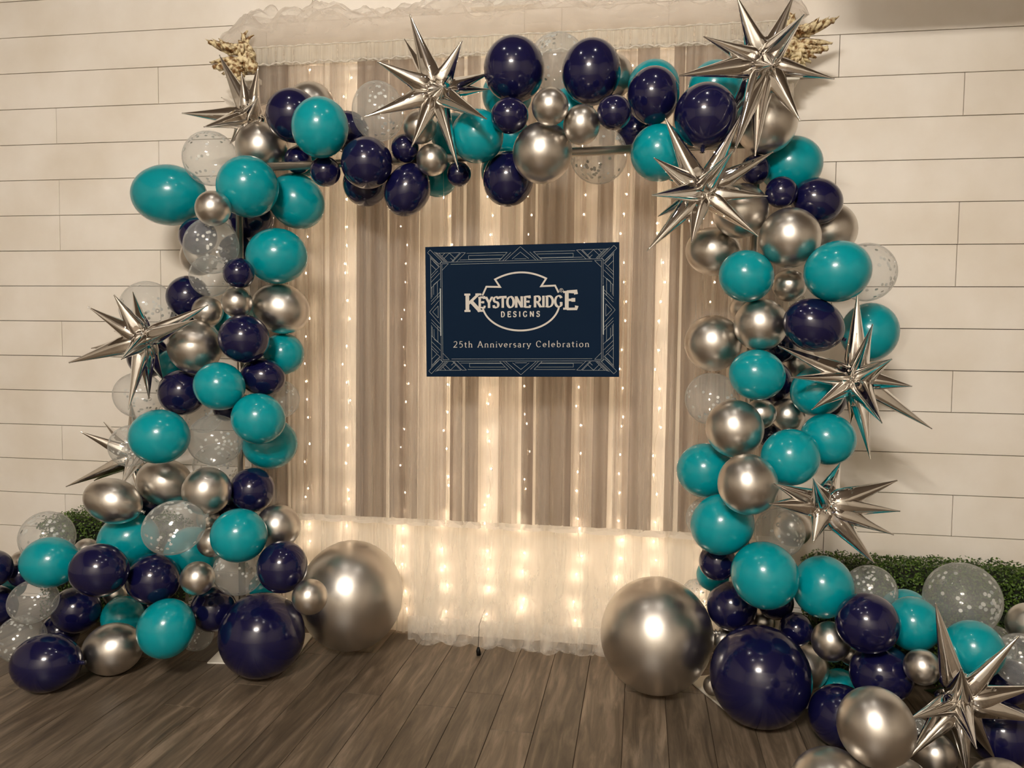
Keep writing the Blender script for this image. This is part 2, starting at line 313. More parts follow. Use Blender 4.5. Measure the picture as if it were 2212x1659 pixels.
  ('T', 'lpile', (-2.097, -0.636, 0.506), 0.128, 0.128, 0, 'fifth teal balloon from the left in left pile, partly behind a confetti one'),
  ('S', 'lpile', (-1.912, -0.807, 0.721), 0.052, 0.052, 0, 'fifth small silver balloon from the left in left pile, in front of a navy one'),
  ('S', 'lpile', (-1.861, -0.865, 0.632), 0.066, 0.066, 0, 'sixth small silver balloon from the left in left pile, in front of a teal one'),
  ('N', 'lpile', (-1.876, -0.69, 0.729), 0.071, 0.071, 0, 'fifth small navy balloon from the left in left pile, partly behind a teal one'),
  ('T', 'lpile', (-1.685, -0.954, 0.692), 0.119, 0.115, (0.987, 0.161, 0.012), 'sixth teal balloon from the left in left pile, in front of a navy one'),
  ('S', 'lpile', (-1.606, -0.75, 0.687), 0.1, 0.1, 0, 'second silver balloon from the left in left pile, partly behind a teal one'),
  ('C', 'lpile', (-1.774, -0.796, 0.486), 0.113, 0.109, (0.987, 0.161, 0.012), 'fifth confetti balloon from the left in left pile, partly behind a teal one'),
  ('N', 'lpile', (-1.511, -0.905, 0.552), 0.112, 0.108, (-0.066, -0.066, -0.996), 'seventh navy balloon from the left in left pile, in front of a teal one'),
  ('S', 'lpile', (-1.885, -0.944, 0.491), 0.073, 0.073, 0, 'fourth small silver balloon from the left in left pile, in front of a teal one'),
  ('N', 'lpile', (-2.148, -0.867, 0.449), 0.119, 0.113, (0.975, 0.149, -0.162), 'fifth navy balloon from the left in left pile, in front of a navy one'),
  ('N', 'lpile', (-2.279, -1.051, 0.534), 0.123, 0.113, (0.975, 0.149, -0.162), 'fourth navy balloon from the left in left pile, in front of a silver one'),
  ('T', 'lpile', (-2.594, -0.955, 0.524), 0.126, 0.113, (0.987, 0.161, 0.012), 'first teal balloon from the left in left pile, in front of a confetti one'),
  ('C', 'lpile', (-2.745, -0.786, 0.588), 0.122, 0.122, 0, 'third confetti balloon from the left in left pile, partly behind a teal one'),
  ('S', 'lpile', (-2.548, -0.777, 0.53), 0.059, 0.059, 0, 'second small silver balloon from the left in left pile, partly behind a navy one'),
  ('S', 'lpile', (-2.955, -0.696, 0.429), 0.061, 0.061, 0, 'first small silver balloon from the left in left pile, partly behind a navy one'),
  ('N', 'lpile', (-2.922, -0.913, 0.463), 0.085, 0.085, 0, 'first small navy balloon from the left in left pile, in front of a teal one'),
  ('N', 'lpile', (-2.887, -0.79, 0.403), 0.057, 0.057, 0, 'second small navy balloon from the left in left pile, in front of a silver one'),
  ('T', 'lpile', (-3.029, -0.674, 0.303), 0.057, 0.057, 0, 'first small teal balloon from the left in left pile, partly behind a navy one'),
  ('N', 'lpile', (-3.005, -0.821, 0.249), 0.101, 0.101, 0, 'first navy balloon from the left in left pile, in front of a teal one'),
  ('C', 'lpile', (-2.697, -0.937, 0.334), 0.111, 0.097, (0.92, 0.169, 0.353), 'second confetti balloon from the left in left pile, in front of a teal one'),
  ('N', 'lpile', (-2.622, -0.757, 0.24), 0.11, 0.11, 0, 'third navy balloon from the left in left pile, above a navy one'),
  ('C', 'lpile', (-2.801, -0.892, 0.136), 0.107, 0.107, 0, 'first confetti balloon from the left in left pile, partly behind a navy one'),
  ('N', 'lpile', (-2.755, -0.704, 0.101), 0.09, 0.09, 0, 'second navy balloon from the left in left pile, below a navy one'),
  ('N', 'lpile', (-2.511, -1.086, 0.124), 0.146, 0.124, (0.987, 0.161, 0.012), 'egg-shaped navy blue balloon lying on the floor left of an egg-shaped silver one'),
  ('S', 'lpile', (-2.347, -0.877, 0.117), 0.133, 0.116, (0.968, 0.168, 0.185), 'egg-shaped chrome silver balloon lying on the floor beside an egg-shaped navy one'),
  ('T', 'lpile', (-2.026, -0.958, 0.263), 0.13, 0.122, (0.318, 0.104, 0.942), 'fourth teal balloon from the left in left pile, in front of a navy one'),
  ('T', 'lpile', (-2.426, -0.691, 0.194), 0.099, 0.099, 0, 'second teal balloon from the left in left pile, partly behind a silver one'),
  ('S', 'lpile', (-2.529, -0.593, 0.274), 0.064, 0.064, 0, 'third small silver balloon from the left in left pile, partly behind a teal one'),
  ('N', 'lpile', (-2.407, -0.511, 0.189), 0.084, 0.084, 0, 'third small navy balloon from the left in left pile, partly behind a teal one'),
  ('N', 'lpile', (-1.949, -0.703, 0.269), 0.104, 0.104, 0, 'sixth navy balloon from the left in left pile, above a confetti one'),
  ('N', 'lpile', (-1.674, -0.773, 0.191), 0.191, 0.191, 0, 'giant navy blue balloon on the floor at the foot of the left column'),
  ('S', 'lpile', (-1.356, -0.975, 0.452), 0.074, 0.074, 0, 'small chrome silver balloon in front of the left giant silver balloon'),
  ('S', 'lpile', (-1.381, -0.435, 0.286), 0.265, 0.254, (0.02, -0.052, -0.998), 'giant chrome silver balloon on the floor against the curtain, left of the hem'),
  ('C', 'lpile', (-2.057, -0.67, 0.128), 0.077, 0.077, 0, 'only small confetti balloon in left pile, partly behind a teal one'),
  ('T', 'lpile', (-1.76, -0.59, 0.349), 0.066, 0.066, 0, 'second small teal balloon from the left in left pile, partly behind a navy one'),
]
STARS = [
  ('silver foil starburst at the arch top, left of two large navy balloons', (-0.854, -0.848, 2.556), [(-0.965, -0.867, 2.869), (-1.036, -0.709, 2.832), (-1.083, -0.929, 2.664), (-1.132, -0.939, 2.441), (-0.934, -0.935, 2.316), (-0.739, -0.93, 2.218), (-0.596, -1.08, 2.376), (-0.661, -0.656, 2.693), (-0.741, -0.88, 2.748), (-0.668, -0.661, 2.62), (-0.748, -1.152, 2.482), (-0.973, -0.695, 2.526)]),
  ("silver foil starburst highest of all, at the arch's upper right corner", (0.439, -0.879, 2.609), [(0.325, -0.95, 2.832), (0.537, -0.914, 2.845), (0.532, -1.152, 2.677), (0.477, -0.698, 2.815), (0.204, -0.978, 2.682), (0.116, -0.977, 2.542), (0.692, -0.907, 2.529), (0.567, -0.936, 2.372), (0.323, -1.006, 2.243), (0.409, -0.935, 2.245), (0.419, -1.227, 2.484), (0.314, -0.735, 2.431)]),
  ('silver foil starburst hanging below the upper right corner, beside the sheer curtain', (0.217, -0.892, 2.124), [(0.072, -0.94, 2.396), (0.363, -0.914, 2.42), (0.484, -0.88, 2.273), (0.031, -0.989, 2.237), (0.025, -1.232, 2.052), (0.055, -0.764, 2.051), (0.012, -0.978, 1.885), (0.179, -0.983, 1.917), (0.43, -0.929, 1.946), (0.463, -0.915, 2.099), (0.302, -1.178, 2.212), (0.097, -0.749, 2.201)]),
  ('silver foil starburst halfway down the right column, reaching over the white wall', (0.839, -0.764, 1.404), [(0.829, -0.789, 1.74), (0.816, -1.06, 1.613), (0.877, -1.091, 1.49), (0.526, -0.849, 1.532), (0.572, -0.871, 1.409), (0.654, -0.876, 1.285), (0.856, -0.643, 1.213), (0.892, -0.814, 1.092), (0.854, -1.084, 1.26), (1.137, -0.745, 1.211), (1.037, -0.809, 1.381), (0.931, -0.595, 1.23)]),
  ('silver foil starburst low on the right column, just above the right hedge', (0.686, -0.983, 0.938), [(0.777, -0.829, 1.075), (0.588, -1.263, 1.081), (0.954, -0.949, 1.035), (0.964, -0.963, 0.922), (0.942, -0.972, 0.834), (0.875, -0.98, 0.724), (0.636, -1.069, 0.812), (0.488, -1.072, 1.027), (0.477, -1.068, 0.949), (0.574, -0.868, 0.964), (0.845, -0.832, 0.822)]),
  ('silver foil starburst near the floor beside a large silver balloon, right of the floor pile', (1.109, -1.18, 0.313), [(1.017, -1.194, 0.654), (1.123, -1.024, 0.485), (0.997, -1.486, 0.542), (1.288, -1.188, 0.556), (1.36, -1.186, 0.386), (1.37, -1.191, 0.263), (1.044, -1.502, 0.301), (1.128, -1.242, 0.056), (0.925, -1.26, 0.126), (0.863, -1.453, 0.356), (1.063, -0.992, 0.262), (1.28, -1.076, 0.063)]),
  ('silver foil starburst halfway down the left column, over the white wall', (-2.195, -0.838, 1.524), [(-2.286, -0.916, 1.719), (-2.412, -0.917, 1.666), (-2.35, -0.691, 1.745), (-1.894, -0.821, 1.681), (-1.836, -1.016, 1.611), (-2.515, -0.914, 1.417), (-2.085, -1.155, 1.444), (-2.234, -0.902, 1.213), (-2.265, -0.705, 1.245), (-2.222, -0.66, 1.335), (-2.537, -0.736, 1.48), (-2.432, -0.715, 1.561)]),
  ("silver foil starburst behind balloons at the arch's upper left corner, below the carved bracket", (-1.893, -0.433, 2.605), [(-2.036, -0.458, 2.897), (-1.904, -0.494, 2.798), (-1.83, -0.47, 2.829), (-1.709, -0.715, 2.603), (-2.11, -0.31, 2.742), (-2.204, -0.511, 2.611), (-1.973, -0.712, 2.486), (-1.928, -0.56, 2.447), (-1.851, -0.312, 2.705), (-1.808, -0.313, 2.572), (-1.906, -0.314, 2.461)]),
  ('silver foil starburst mostly hidden behind balloons low on the left column', (-2.567, -0.364, 0.918), [(-2.811, -0.467, 1.05), (-2.859, -0.222, 1.074), (-2.913, -0.45, 0.76), (-2.559, -0.418, 1.204), (-2.905, -0.247, 0.756), (-2.489, -0.448, 0.685), (-2.3, -0.396, 1.062), (-2.467, -0.177, 0.731), (-2.407, -0.716, 0.831)]),
]

# ------------------------------------------------------------------ room shell
X0, X1, Y0, CEIL = -6.2, 4.6, -8.6, 4.7
m_wall = mat('white_shiplap_paint', lin((238, 231, 218)), 0.55)
_n = N(m_wall, 'ShaderNodeTexNoise'); _n.inputs['Scale'].default_value = 2.2; _n.inputs['Detail'].default_value = 6
_tc = N(m_wall, 'ShaderNodeTexCoord'); L(m_wall, _tc.outputs['Object'], _n.inputs['Vector'])
_cr = N(m_wall, 'ShaderNodeValToRGB')
_cr.color_ramp.elements[0].position = 0.3; _cr.color_ramp.elements[0].color = lin((226, 217, 203))
_cr.color_ramp.elements[1].position = 0.62; _cr.color_ramp.elements[1].color = lin((240, 234, 225))
L(m_wall, _n.outputs['Fac'], _cr.inputs['Fac']); L(m_wall, _cr.outputs['Color'], m_wall.node_tree.nodes['Principled BSDF'].inputs['Base Color'])
m_gap = mat('dark_gap', lin((70, 52, 38)), 0.9)
m_plain = mat('white_room_paint', lin((226, 220, 208)), 0.7)
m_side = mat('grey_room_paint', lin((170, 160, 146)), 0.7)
m_ceil = mat('dark_ceiling_boards', lin((112, 100, 88)), 0.7)

def shiplap():
    rng = random.Random(3)
    mb = MB(); z0 = 3.0193 - 0.2 * 15; g = 0.0016
    seams = {15: [-2.658, .908], 10: [-2.658, 1.468], 8: [-3.28], 5: [-3.292], 12: [.910, -3.28], 7: [1.473], 4: [1.497, -2.66], 14: [-3.29, 1.47], 13: [-2.66], 11: [-3.28, 1.47], 9: [.91, -2.66], 6: [-2.66, .91], 3: [-3.28, .91], 2: [-2.66, 1.49], 1: [.91, -3.28], 16: [-2.02, -.62, -.43, .1]}
    k = 0
    while True:
        za, zb = z0 + 0.2 * (k - 1), z0 + 0.2 * k
        if za > CEIL: break
        xs = sorted(set([X0, X1] + seams.get(k, [rng.uniform(-4, 3)]) + [rng.uniform(-5.6, -4.2), rng.uniform(2.6, 4)]))
        for a, b in zip(xs[:-1], xs[1:]):
            y = rng.uniform(-0.0008, 0.0008)
            a2, b2, c2, d2 = a + g, b - g, max(za, 0) + g, min(zb, CEIL) - g
            if d2 <= c2: continue
            e = 0.0015
            i = len(mb.v)
            mb.v += [(a2, y + .012, c2), (b2, y + .012, c2), (b2, y + .012, d2), (a2, y + .012, d2),
                     (a2, y + e, c2), (b2, y + e, c2), (b2, y + e, d2), (a2, y + e, d2),
                     (a2 + e, y, c2 + e), (b2 - e, y, c2 + e), (b2 - e, y, d2 - e), (a2 + e, y, d2 - e)]
            for s in (0, 4):
                for j in range(4):
                    jj = (j + 1) % 4
                    mb.f.append((i + s + j, i + s + jj, i + s + 4 + jj, i + s + 4 + j))
            mb.f.append((i + 8, i + 9, i + 10, i + 11))
        k += 1
    o = mb.build('wall_back', m_wall); tag(o, kind='structure')
    b = MB(); b.box((X0, .0125, 0), (X1, .10, CEIL)); s = b.build('backing_board', m_gap, o)
shiplap()

def plank_floor():
    m = bpy.data.materials.new('wood_plank_floor'); m.use_nodes = True
    p = m.node_tree.nodes['Principled BSDF']; p.inputs['Roughness'].default_value = 0.42
    p.inputs['Specular IOR Level'].default_value = 0.35
    tc = N(m, 'ShaderNodeTexCoord'); mp = N(m, 'ShaderNodeMapping')
    L(m, tc.outputs['Object'], mp.inputs['Vector'])
    mp.inputs['Scale'].default_value = (9, 0.9, 1)
    nz = N(m, 'ShaderNodeTexNoise'); nz.inputs['Scale'].default_value = 3.0; nz.inputs['Detail'].default_value = 9; nz.inputs['Roughness'].default_value = .62
    nz.inputs['Distortion'].default_value = 0.6
    # a different stretch of grain on every plank: offset by the plank's own attribute
    at = N(m, 'ShaderNodeAttribute'); at.attribute_name = 'plank'
    ad = N(m, 'ShaderNodeVectorMath', operation='ADD'); L(m, mp.outputs[0], ad.inputs[0]); L(m, at.outputs['Vector'], ad.inputs[1])
    L(m, ad.outputs[0], nz.inputs['Vector'])
    cr = N(m, 'ShaderNodeValToRGB'); e = cr.color_ramp.elements
    e[0].position = .28; e[0].color = lin((66, 57, 47)); e[1].position = .72; e[1].color = lin((138, 122, 104))
    x = e.new(.5); x.color = lin((100, 87, 72))
    L(m, nz.outputs['Fac'], cr.inputs['Fac'])
    nb = N(m, 'ShaderNodeTexNoise'); nb.inputs['Scale'].default_value = 2.4; nb.inputs['Detail'].default_value = 3
    L(m, tc.outputs['Object'], nb.inputs['Vector'])
    mix = N(m, 'ShaderNodeMix', data_type='RGBA', blend_type='MULTIPLY'); mix.inputs['Factor'].default_value = 1
    hs = N(m, 'ShaderNodeMapRange'); hs.inputs['To Min'].default_value = .55; hs.inputs['To Max'].default_value = 1.15
    sp = N(m, 'ShaderNodeSeparateXYZ'); L(m, at.outputs['Vector'], sp.inputs[0])
    fr = N(m, 'ShaderNodeMath', operation='FRACT'); L(m, sp.outputs[2], fr.inputs[0])
    av = N(m, 'ShaderNodeMath', operation='ADD'); L(m, fr.outputs[0], av.inputs[0])
    sc = N(m, 'ShaderNodeMath', operation='MULTIPLY'); sc.inputs[1].default_value = .9; L(m, nb.outputs['Fac'], sc.inputs[0]); L(m, sc.outputs[0], av.inputs[1])
    hs.inputs['From Max'].default_value = 1.5
    L(m, av.outputs[0], hs.inputs['Value'])
    L(m, cr.outputs['Color'], mix.inputs['A']); L(m, hs.outputs[0], mix.inputs['B'])
    L(m, mix.outputs['Result'], p.inputs['Base Color'])
    bp = N(m, 'ShaderNodeBump'); bp.inputs['Strength'].default_value = .12; bp.inputs['Distance'].default_value = .01
    L(m, nz.outputs['Fac'], bp.inputs['Height']); L(m, bp.outputs[0], p.inputs['Normal'])
    rng = random.Random(11); mb = MB(); per = []
    w = 0.1735; g = .0011; n = int((X1 - X0) / w) + 1
    x = -0.215 - w * int((-0.215 - X0) / w + 1)
    while x < X1:
        a, b = max(x, X0), min(x + w, X1)
        ys = [Y0 - .0]; y = Y0 - rng.uniform(0, 1.1)
        fixed = {-0.735: [-0.759], -0.5615: [-1.066, -2.28], -0.041: [-.62], -0.388: [-2.1], -.215: [-1.9]}
        cuts = None
        for kx, kv in fixed.items():
            if abs(kx - x) < .05: cuts = [c for c in kv] + [c - 1.22 * q for c in kv[-1:] for q in range(1, 7)]
        if cuts is None:
            o0 = rng.uniform(-1.2, -.1); cuts = [o0 - 1.22 * q for q in range(8)]
        ys = sorted([Y0] + [c for c in cuts if Y0 < c < -.05] + [0.0])
        if b - a > .01:
            for c, d in zip(ys[:-1], ys[1:]):
                i = len(mb.v); e = .0012
                mb.v += [(a + g, c + g, -.006), (b - g, c + g, -.006), (b - g, d - g, -.006), (a + g, d - g, -.006),
                         (a + g, c + g, -e), (b - g, c + g, -e), (b - g, d - g, -e), (a + g, d - g, -e),
                         (a + g + e, c + g + e, 0), (b - g - e, c + g + e, 0), (b - g - e, d - g - e, 0), (a + g + e, d - g - e, 0)]
                for s in (0, 4):
                    for j in range(4):
                        jj = (j + 1) % 4; mb.f.append((i + s + j, i + s + jj, i + s + 4 + jj, i + s + 4 + j))
                mb.f.append((i + 8, i + 9, i + 10, i + 11))
                per += [(rng.uniform(0, 40), rng.uniform(0, 40), rng.uniform(0, 40))] * 12
        x += w
    me = mb.mesh('floor', m)
    at_ = me.attributes.new('plank', 'FLOAT_VECTOR', 'POINT')
    at_.data.foreach_set('vector', [t for p3 in per for t in p3])
    o = link('floor', me); tag(o, kind='structure')
    b = MB(); b.box((X0, Y0, -.08), (X1, 0, -.0065)); b.build('subfloor', m_gap, o)
plank_floor()

def slab(name, a, b, m=None):
    mb = MB(); mb.box(a, b); return tag(mb.build(name, m or m_plain), kind='structure')
slab('ceiling', (X0, Y0, CEIL), (X1, 0.1, CEIL + .08), m_ceil)
slab('wall_left', (X0 - .08, Y0, 0), (X0, 0.1, CEIL), m_side)
slab('wall_right', (X1, Y0, 0), (X1 + .08, 0.1, CEIL), m_side)
slab('wall_front', (X0, Y0 - .08, 0), (X1, Y0, CEIL))
slab('shade_beam', (0.60, -1.40, 3.22), (X1 - .002, -1.12, 3.42), m_ceil)      # unseen beam added to shade the wall's top right from the chandelier
for bx in (1.2, 3.6):
    mb = MB(); mb.box((bx - .05, -1.31, 3.42), (bx + .05, -1.21, CEIL - .002)); mb.build('hanger', m_ceil, bpy.data.objects['shade_beam'])  # rods that carry the added beam

# ------------------------------------------------------------------ the room's own lamps
m_ring = emit('ring_lamp_glow', (1.0, 0.925, 0.83, 1), RING_POWER)
m_black = mat('black_metal', lin((25, 23, 22)), 0.45, 0.6)
def chandelier():
    c = Vector((-0.75, -6.1, 3.9)); R = .45
    t = empty('ring_chandelier', c)
    tag(t, 'ring-shaped ceiling chandelier behind the camera', 'lamp')
    mb = MB(); n, k = 48, 10; r = .035
    for i in range(n):
        a = 2 * PI * i / n
        for j in range(k):
            b = 2 * PI * j / k
            mb.v.append(((R + r * math.cos(b)) * math.cos(a), (R + r * math.cos(b)) * math.sin(a), r * math.sin(b)))
    for i in range(n):
        for j in range(k):
            mb.f.append((i * k + j, ((i + 1) % n) * k + j, ((i + 1) % n) * k + (j + 1) % k, i * k + (j + 1) % k))
    mb.build('light_ring', m_ring, t, True)
    for q in range(3):
        a = 2 * PI * q / 3; w = MB()
        w.tube([(R * math.cos(a), R * math.sin(a), r), (0, 0, CEIL - c.z - .03)], .004, 6)
        w.build('hanging_wire', m_black, t)
    cp = MB(); cp.tube([(0, 0, CEIL - c.z - .03), (0, 0, CEIL - c.z)], .07, 20); cp.build('ceiling_canopy', m_black, t)
chandelier()
m_can = emit('can_lamp_glow', (1.0, 0.94, 0.86, 1), CAN_POWER)
for q, (x, y) in enumerate(((-1.6, -1.9), (.3, -1.9), (-1.5, -3.6), (.25, -3.6))):
    t = empty('ceiling_light', (x, y, CEIL)); tag(t, 'round recessed ceiling light, one of four above the floor', 'lamp', 'recessed ceiling lights')
    mb = MB(); mb.tube([(0, 0, -.012), (0, 0, -.001)], [.075, .085], 24); mb.build('trim_ring', m_plain, t, True)
    mb = MB(); mb.tube([(0, 0, -.016), (0, 0, -.0125)], .055, 24); mb.build('lens', m_can, t)

# ------------------------------------------------------------------ curtain rod, curtain layers, fairy lights
def sheer(name, color, alpha, gain=1.0, streak=0.0, edge=.75, trans=.5, sscale=26.0):
    """thin woven net: holes (transparent) and thread (diffuse + translucent); denser where seen edge-on"""
    m = bpy.data.materials.new(name); m.use_nodes = True
    nt = m.node_tree; nt.nodes.clear()
    out = N(m, 'ShaderNodeOutputMaterial'); mx = N(m, 'ShaderNodeMixShader'); tr = N(m, 'ShaderNodeBsdfTransparent')
    d = N(m, 'ShaderNodeBsdfDiffuse'); t = N(m, 'ShaderNodeBsdfTranslucent'); m2 = N(m, 'ShaderNodeMixShader')
    d.inputs[0].default_value = color; t.inputs[0].default_value = color; m2.inputs[0].default_value = trans
    L(m, d.outputs[0], m2.inputs[1]); L(m, t.outputs[0], m2.inputs[2])
    lw = N(m, 'ShaderNodeLayerWeight'); lw.inputs['Blend'].default_value = .5
    pw = N(m, 'ShaderNodeMath', operation='POWER'); pw.inputs[1].default_value = 2.0; L(m, lw.outputs['Facing'], pw.inputs[0])
    mr = N(m, 'ShaderNodeMapRange'); mr.inputs['To Min'].default_value = alpha; mr.inputs['To Max'].default_value = max(alpha, edge)
    L(m, pw.outputs[0], mr.inputs['Value'])
    fac = mr.outputs[0]
    if streak:
        tc = N(m, 'ShaderNodeTexCoord'); mp = N(m, 'ShaderNodeMapping'); mp.inputs['Scale'].default_value = (sscale, sscale, .35)
        nz = N(m, 'ShaderNodeTexNoise'); nz.inputs['Scale'].default_value = 1.0; nz.inputs['Detail'].default_value = 4
        L(m, tc.outputs['Object'], mp.inputs['Vector']); L(m, mp.outputs[0], nz.inputs['Vector'])
        r2 = N(m, 'ShaderNodeMapRange'); r2.inputs['From Min'].default_value = .36; r2.inputs['From Max'].default_value = .64
        r2.inputs['To Min'].default_value = -streak; r2.inputs['To Max'].default_value = streak
        L(m, nz.outputs['Fac'], r2.inputs['Value'])
        ad = N(m, 'ShaderNodeMath', operation='ADD', use_clamp=True); L(m, fac, ad.inputs[0]); L(m, r2.outputs[0], ad.inputs[1]); fac = ad.outputs[0]
    L(m, fac, mx.inputs[0]); L(m, tr.outputs[0], mx.inputs[1]); L(m, m2.outputs[0], mx.inputs[2]); L(m, mx.outputs[0], out.inputs[0])
    return m

WHITE = lin((244, 240, 232))
m_backing = sheer('white_backing_cloth', WHITE, .93, edge=.97, trans=.35)
m_tulle = sheer('white_tulle', WHITE, .26, streak=.14, edge=.7, sscale=20)
m_over = sheer('white_sheer_overlay', lin((235, 226, 214)), .20, streak=.14, edge=.6, sscale=16)
m_taupe = sheer('taupe_sheer', lin((128, 114, 103)), .80, streak=.16, edge=.95, sscale=30)
m_taupe2 = sheer('taupe_sheer_single', lin((150, 134, 121)), .46, streak=.22, edge=.85, sscale=30)
m_lining = sheer('white_lining', WHITE, .88, edge=.95, trans=.65, streak=.08, sscale=14)
m_hem = sheer('white_hem_ribbon', WHITE, .55, edge=.85)
m_trim = sheer('white_gathered_trim', WHITE, .9, edge=.95)
m_head = sheer('pale_curtain_header', lin((228, 226, 216)), .48, edge=.85, streak=.2, sscale=60)
m_white_metal = mat('white_enamel', lin((225, 220, 208)), .4)

def fold_sheet(name, m, x0, x1, ztop, zbot, yc, amp, freq, seed, parent=None, nx=None, zs=None, flare=None, lean=0.0):
    rng = random.Random(seed)
    ph = [rng.uniform(0, 6.28) for _ in range(5)]
    nx = nx or max(8, int((x1 - x0) * 150))
    zs = zs or [ztop + (zbot - ztop) * t / 14 for t in range(15)]
    mb = MB()
    for z in zs:
        t = (ztop - z) / (ztop - zbot)
        A = amp * (.45 + .75 * t)
        for i in range(nx + 1):
            u = i / nx; x = x0 + (x1 - x0) * u
            w = freq * x + 1.3 * math.sin(1.7 * x + ph[3]) + .5 * math.sin(5.1 * x + ph[4])
            s = math.sin(6.283 * w + ph[0]) + .45 * math.sin(6.283 * w * 2.13 + ph[1] + .6 * t) + .25 * math.sin(6.283 * w * .37 + ph[2])
            y = yc + A * s / 1.7
            xx = x + amp * .8 * math.cos(6.283 * w + ph[0] + .5) * t + lean * t
            zz = z
            if flare and z < flare[0]:
                q = (flare[0] - z) / flare[0]
                k = .5 + .5 * mnoise.noise((x * 3.1, seed, 0))
                y -= flare[1] * max(.12, min(1, (x + 1.24) / .2, (.02 - x) / .2)) * (q ** 1.6) * (.55 + .9 * k)
                if z <= zbot + 1e-6: zz = z + .004 + .018 * (.5 + .5 * math.sin(41 * x + ph[1]))
            mb.v.append((xx, y, zz))
    for r in range(len(zs) - 1):
        for i in range(nx):
            a = r * (nx + 1) + i
            mb.f.append((a, a + 1, a + nx + 2, a + nx + 1))
    return mb.build(name, m, parent, True)

CX0, CX1 = -2.03, .66
o = fold_sheet('white_backing_sheet', m_backing, CX0, CX1, 2.94, .012, -.016, .006, 3.2, 5)
tag(o, 'plain white backing cloth hanging to the floor behind the fairy lights', 'curtain')
zt = [2.93 - .2 * t for t in range(12)] + [.62, .5, .4, .3, .22, .15, .09, .045, .012]
o = fold_sheet('white_tulle_curtain', m_tulle, CX0, CX1, 2.93, .012, -.158, .015, 6.0, 21, zs=zt, flare=(.55, .13))
tag(o, 'floor-length white tulle curtain with its hem trailing on the wood floor', 'curtain')
sp = fold_sheet('spilled_hem', m_tulle, -1.15, -.14, .10, .012, -.23, .016, 7.0, 44, o, zs=[.13, .09, .05, .02, .008], flare=(.14, .075))

fold_sheet('lower_lining', m_lining, CX0, CX1, .68, .012, -.140, .010, 4.2, 91, o, zs=[.68, .6, .5, .4, .3, .2, .1, .012])
tp = empty('taupe_sheer_curtain', (0, 0, 0))
tag(tp, 'taupe sheer curtain in gathered strips, ending above the white hem', 'curtain')
PANELS = [(-2.02, -1.80, 0), (-1.80, -1.60, 1), (-1.58, -1.50, 1), (-1.43, -1.27, 0), (-1.265, -1.11, 0), (-1.10, -.96, 1), (-.945, -.885, 0), (-.866, -.80, 0),
          (-.70, -.60, 1), (-.585, -.525, 0), (-.515, -.335, 0), (-.33, -.225, 1), (-.22, -.145, 0), (-.135, -.05, 1), (-.045, .058, 0), (.125, .175, 0), (.18, .40, 0), (.40, .65, 1)]
for i, (a, b_, k) in enumerate(PANELS):
    fold_sheet('panel', (m_taupe, m_taupe2)[k], a, b_, 2.935, .625, -.205 - .008 * (i % 2), .011, 15.0, 60 + i, tp, nx=max(10, int((b_ - a) * 260)))
ov = fold_sheet('white_sheer_overlay', m_over, CX0, CX1, 2.935, .615, -.245, .016, 6.5, 33)
tag(ov, 'thin white sheer layer over the taupe curtain with a ribbon hem', 'curtain')
fold_sheet('hem_ribbon', m_hem, CX0, CX1, .632, .603, -.247, .021, 6.5, 33, ov, zs=[.634, .618, .603])
hd = fold_sheet('header_band', m_head, CX0, CX1, 2.995, 2.90, -.262, .004, 30.0, 77, ov, zs=[2.998, 2.97, 2.94, 2.905])
rf = MB()
pts = [(CX0 + (CX1 - CX0) * i / 260, -.268 + .003 * math.sin(i * 1.9), 2.912 + .005 * math.sin(i * .33) + .004 * math.sin(i * 1.13)) for i in range(261)]
rf.tube(pts, [.0035 + .0018 * math.sin(i * 2.3) for i in range(261)], 6); rf.build('gathered_trim', m_trim, ov, True)
rf = MB()
rf.tube([(CX0 + (CX1 - CX0) * i / 260, -.266 + .002 * math.sin(i * 1.4), 2.996 + .002 * math.sin(i * .41)) for i in range(261)], [.0035 + .001 * math.sin(i * 1.3) for i in range(261)], 6); rf.build('rod_pocket_edge', m_trim, ov, True)

rod = empty('curtain_rod', (0, 0, 0)); tag(rod, 'white curtain rod across the wall, behind the gathered tulle', 'curtain rod')
mb = MB(); mb.tube([(-2.10, -.13, 2.955), (.72, -.13, 2.955)], .012, 12); mb.build('pole', m_white_metal, rod, True)
for x in (-2.08, .70):
    mb = MB(); mb.box((x - .012, -.13, 2.945), (x + .012, -.0005, 2.965)); mb.build('wall_mount', m_white_metal, rod)

m_bulb = emit('warm_fairy_bulb', (1.0, 0.75, 0.51, 1), FAIRY_POWER)
m_wire = mat('clear_wire', lin((200, 185, 160)), .4)
bulb_me = None
def strand(x, seed, n=22, label=''):
    global bulb_me
    rng = random.Random(seed)
    t = empty('fairy_light_strand', (x, -.10, 2.93))
    tag(t, label, 'string lights', 'fairy light strands behind the curtain')
    pts = []; P = []
    for i in range(61):
        z = -2.86 * i / 60
        pts.append((.010 * math.sin(i * .5 + seed) + .006 * math.sin(i * 1.7), .004 * math.sin(i * 1.1), z))
    mb = MB(); mb.tube([(0, -.024, .037), (0, -.016, .02)] + pts, .0011, 5); mb.build('wire', m_wire, t)
    if bulb_me is None:
        b = MB(); b.ball((0, 0, 0), (.0023, .0023, .0042), 8, 6); bulb_me = b.mesh('bulb', m_bulb, True)
    for k in range(n):
        i = min(59, int((k + .6) * 60 / n + rng.uniform(-.6, .6)))
        p = Vector(pts[i]) + Vector((rng.uniform(-.012, .012), -.005, 0))
        link('bulb', bulb_me, t, p)
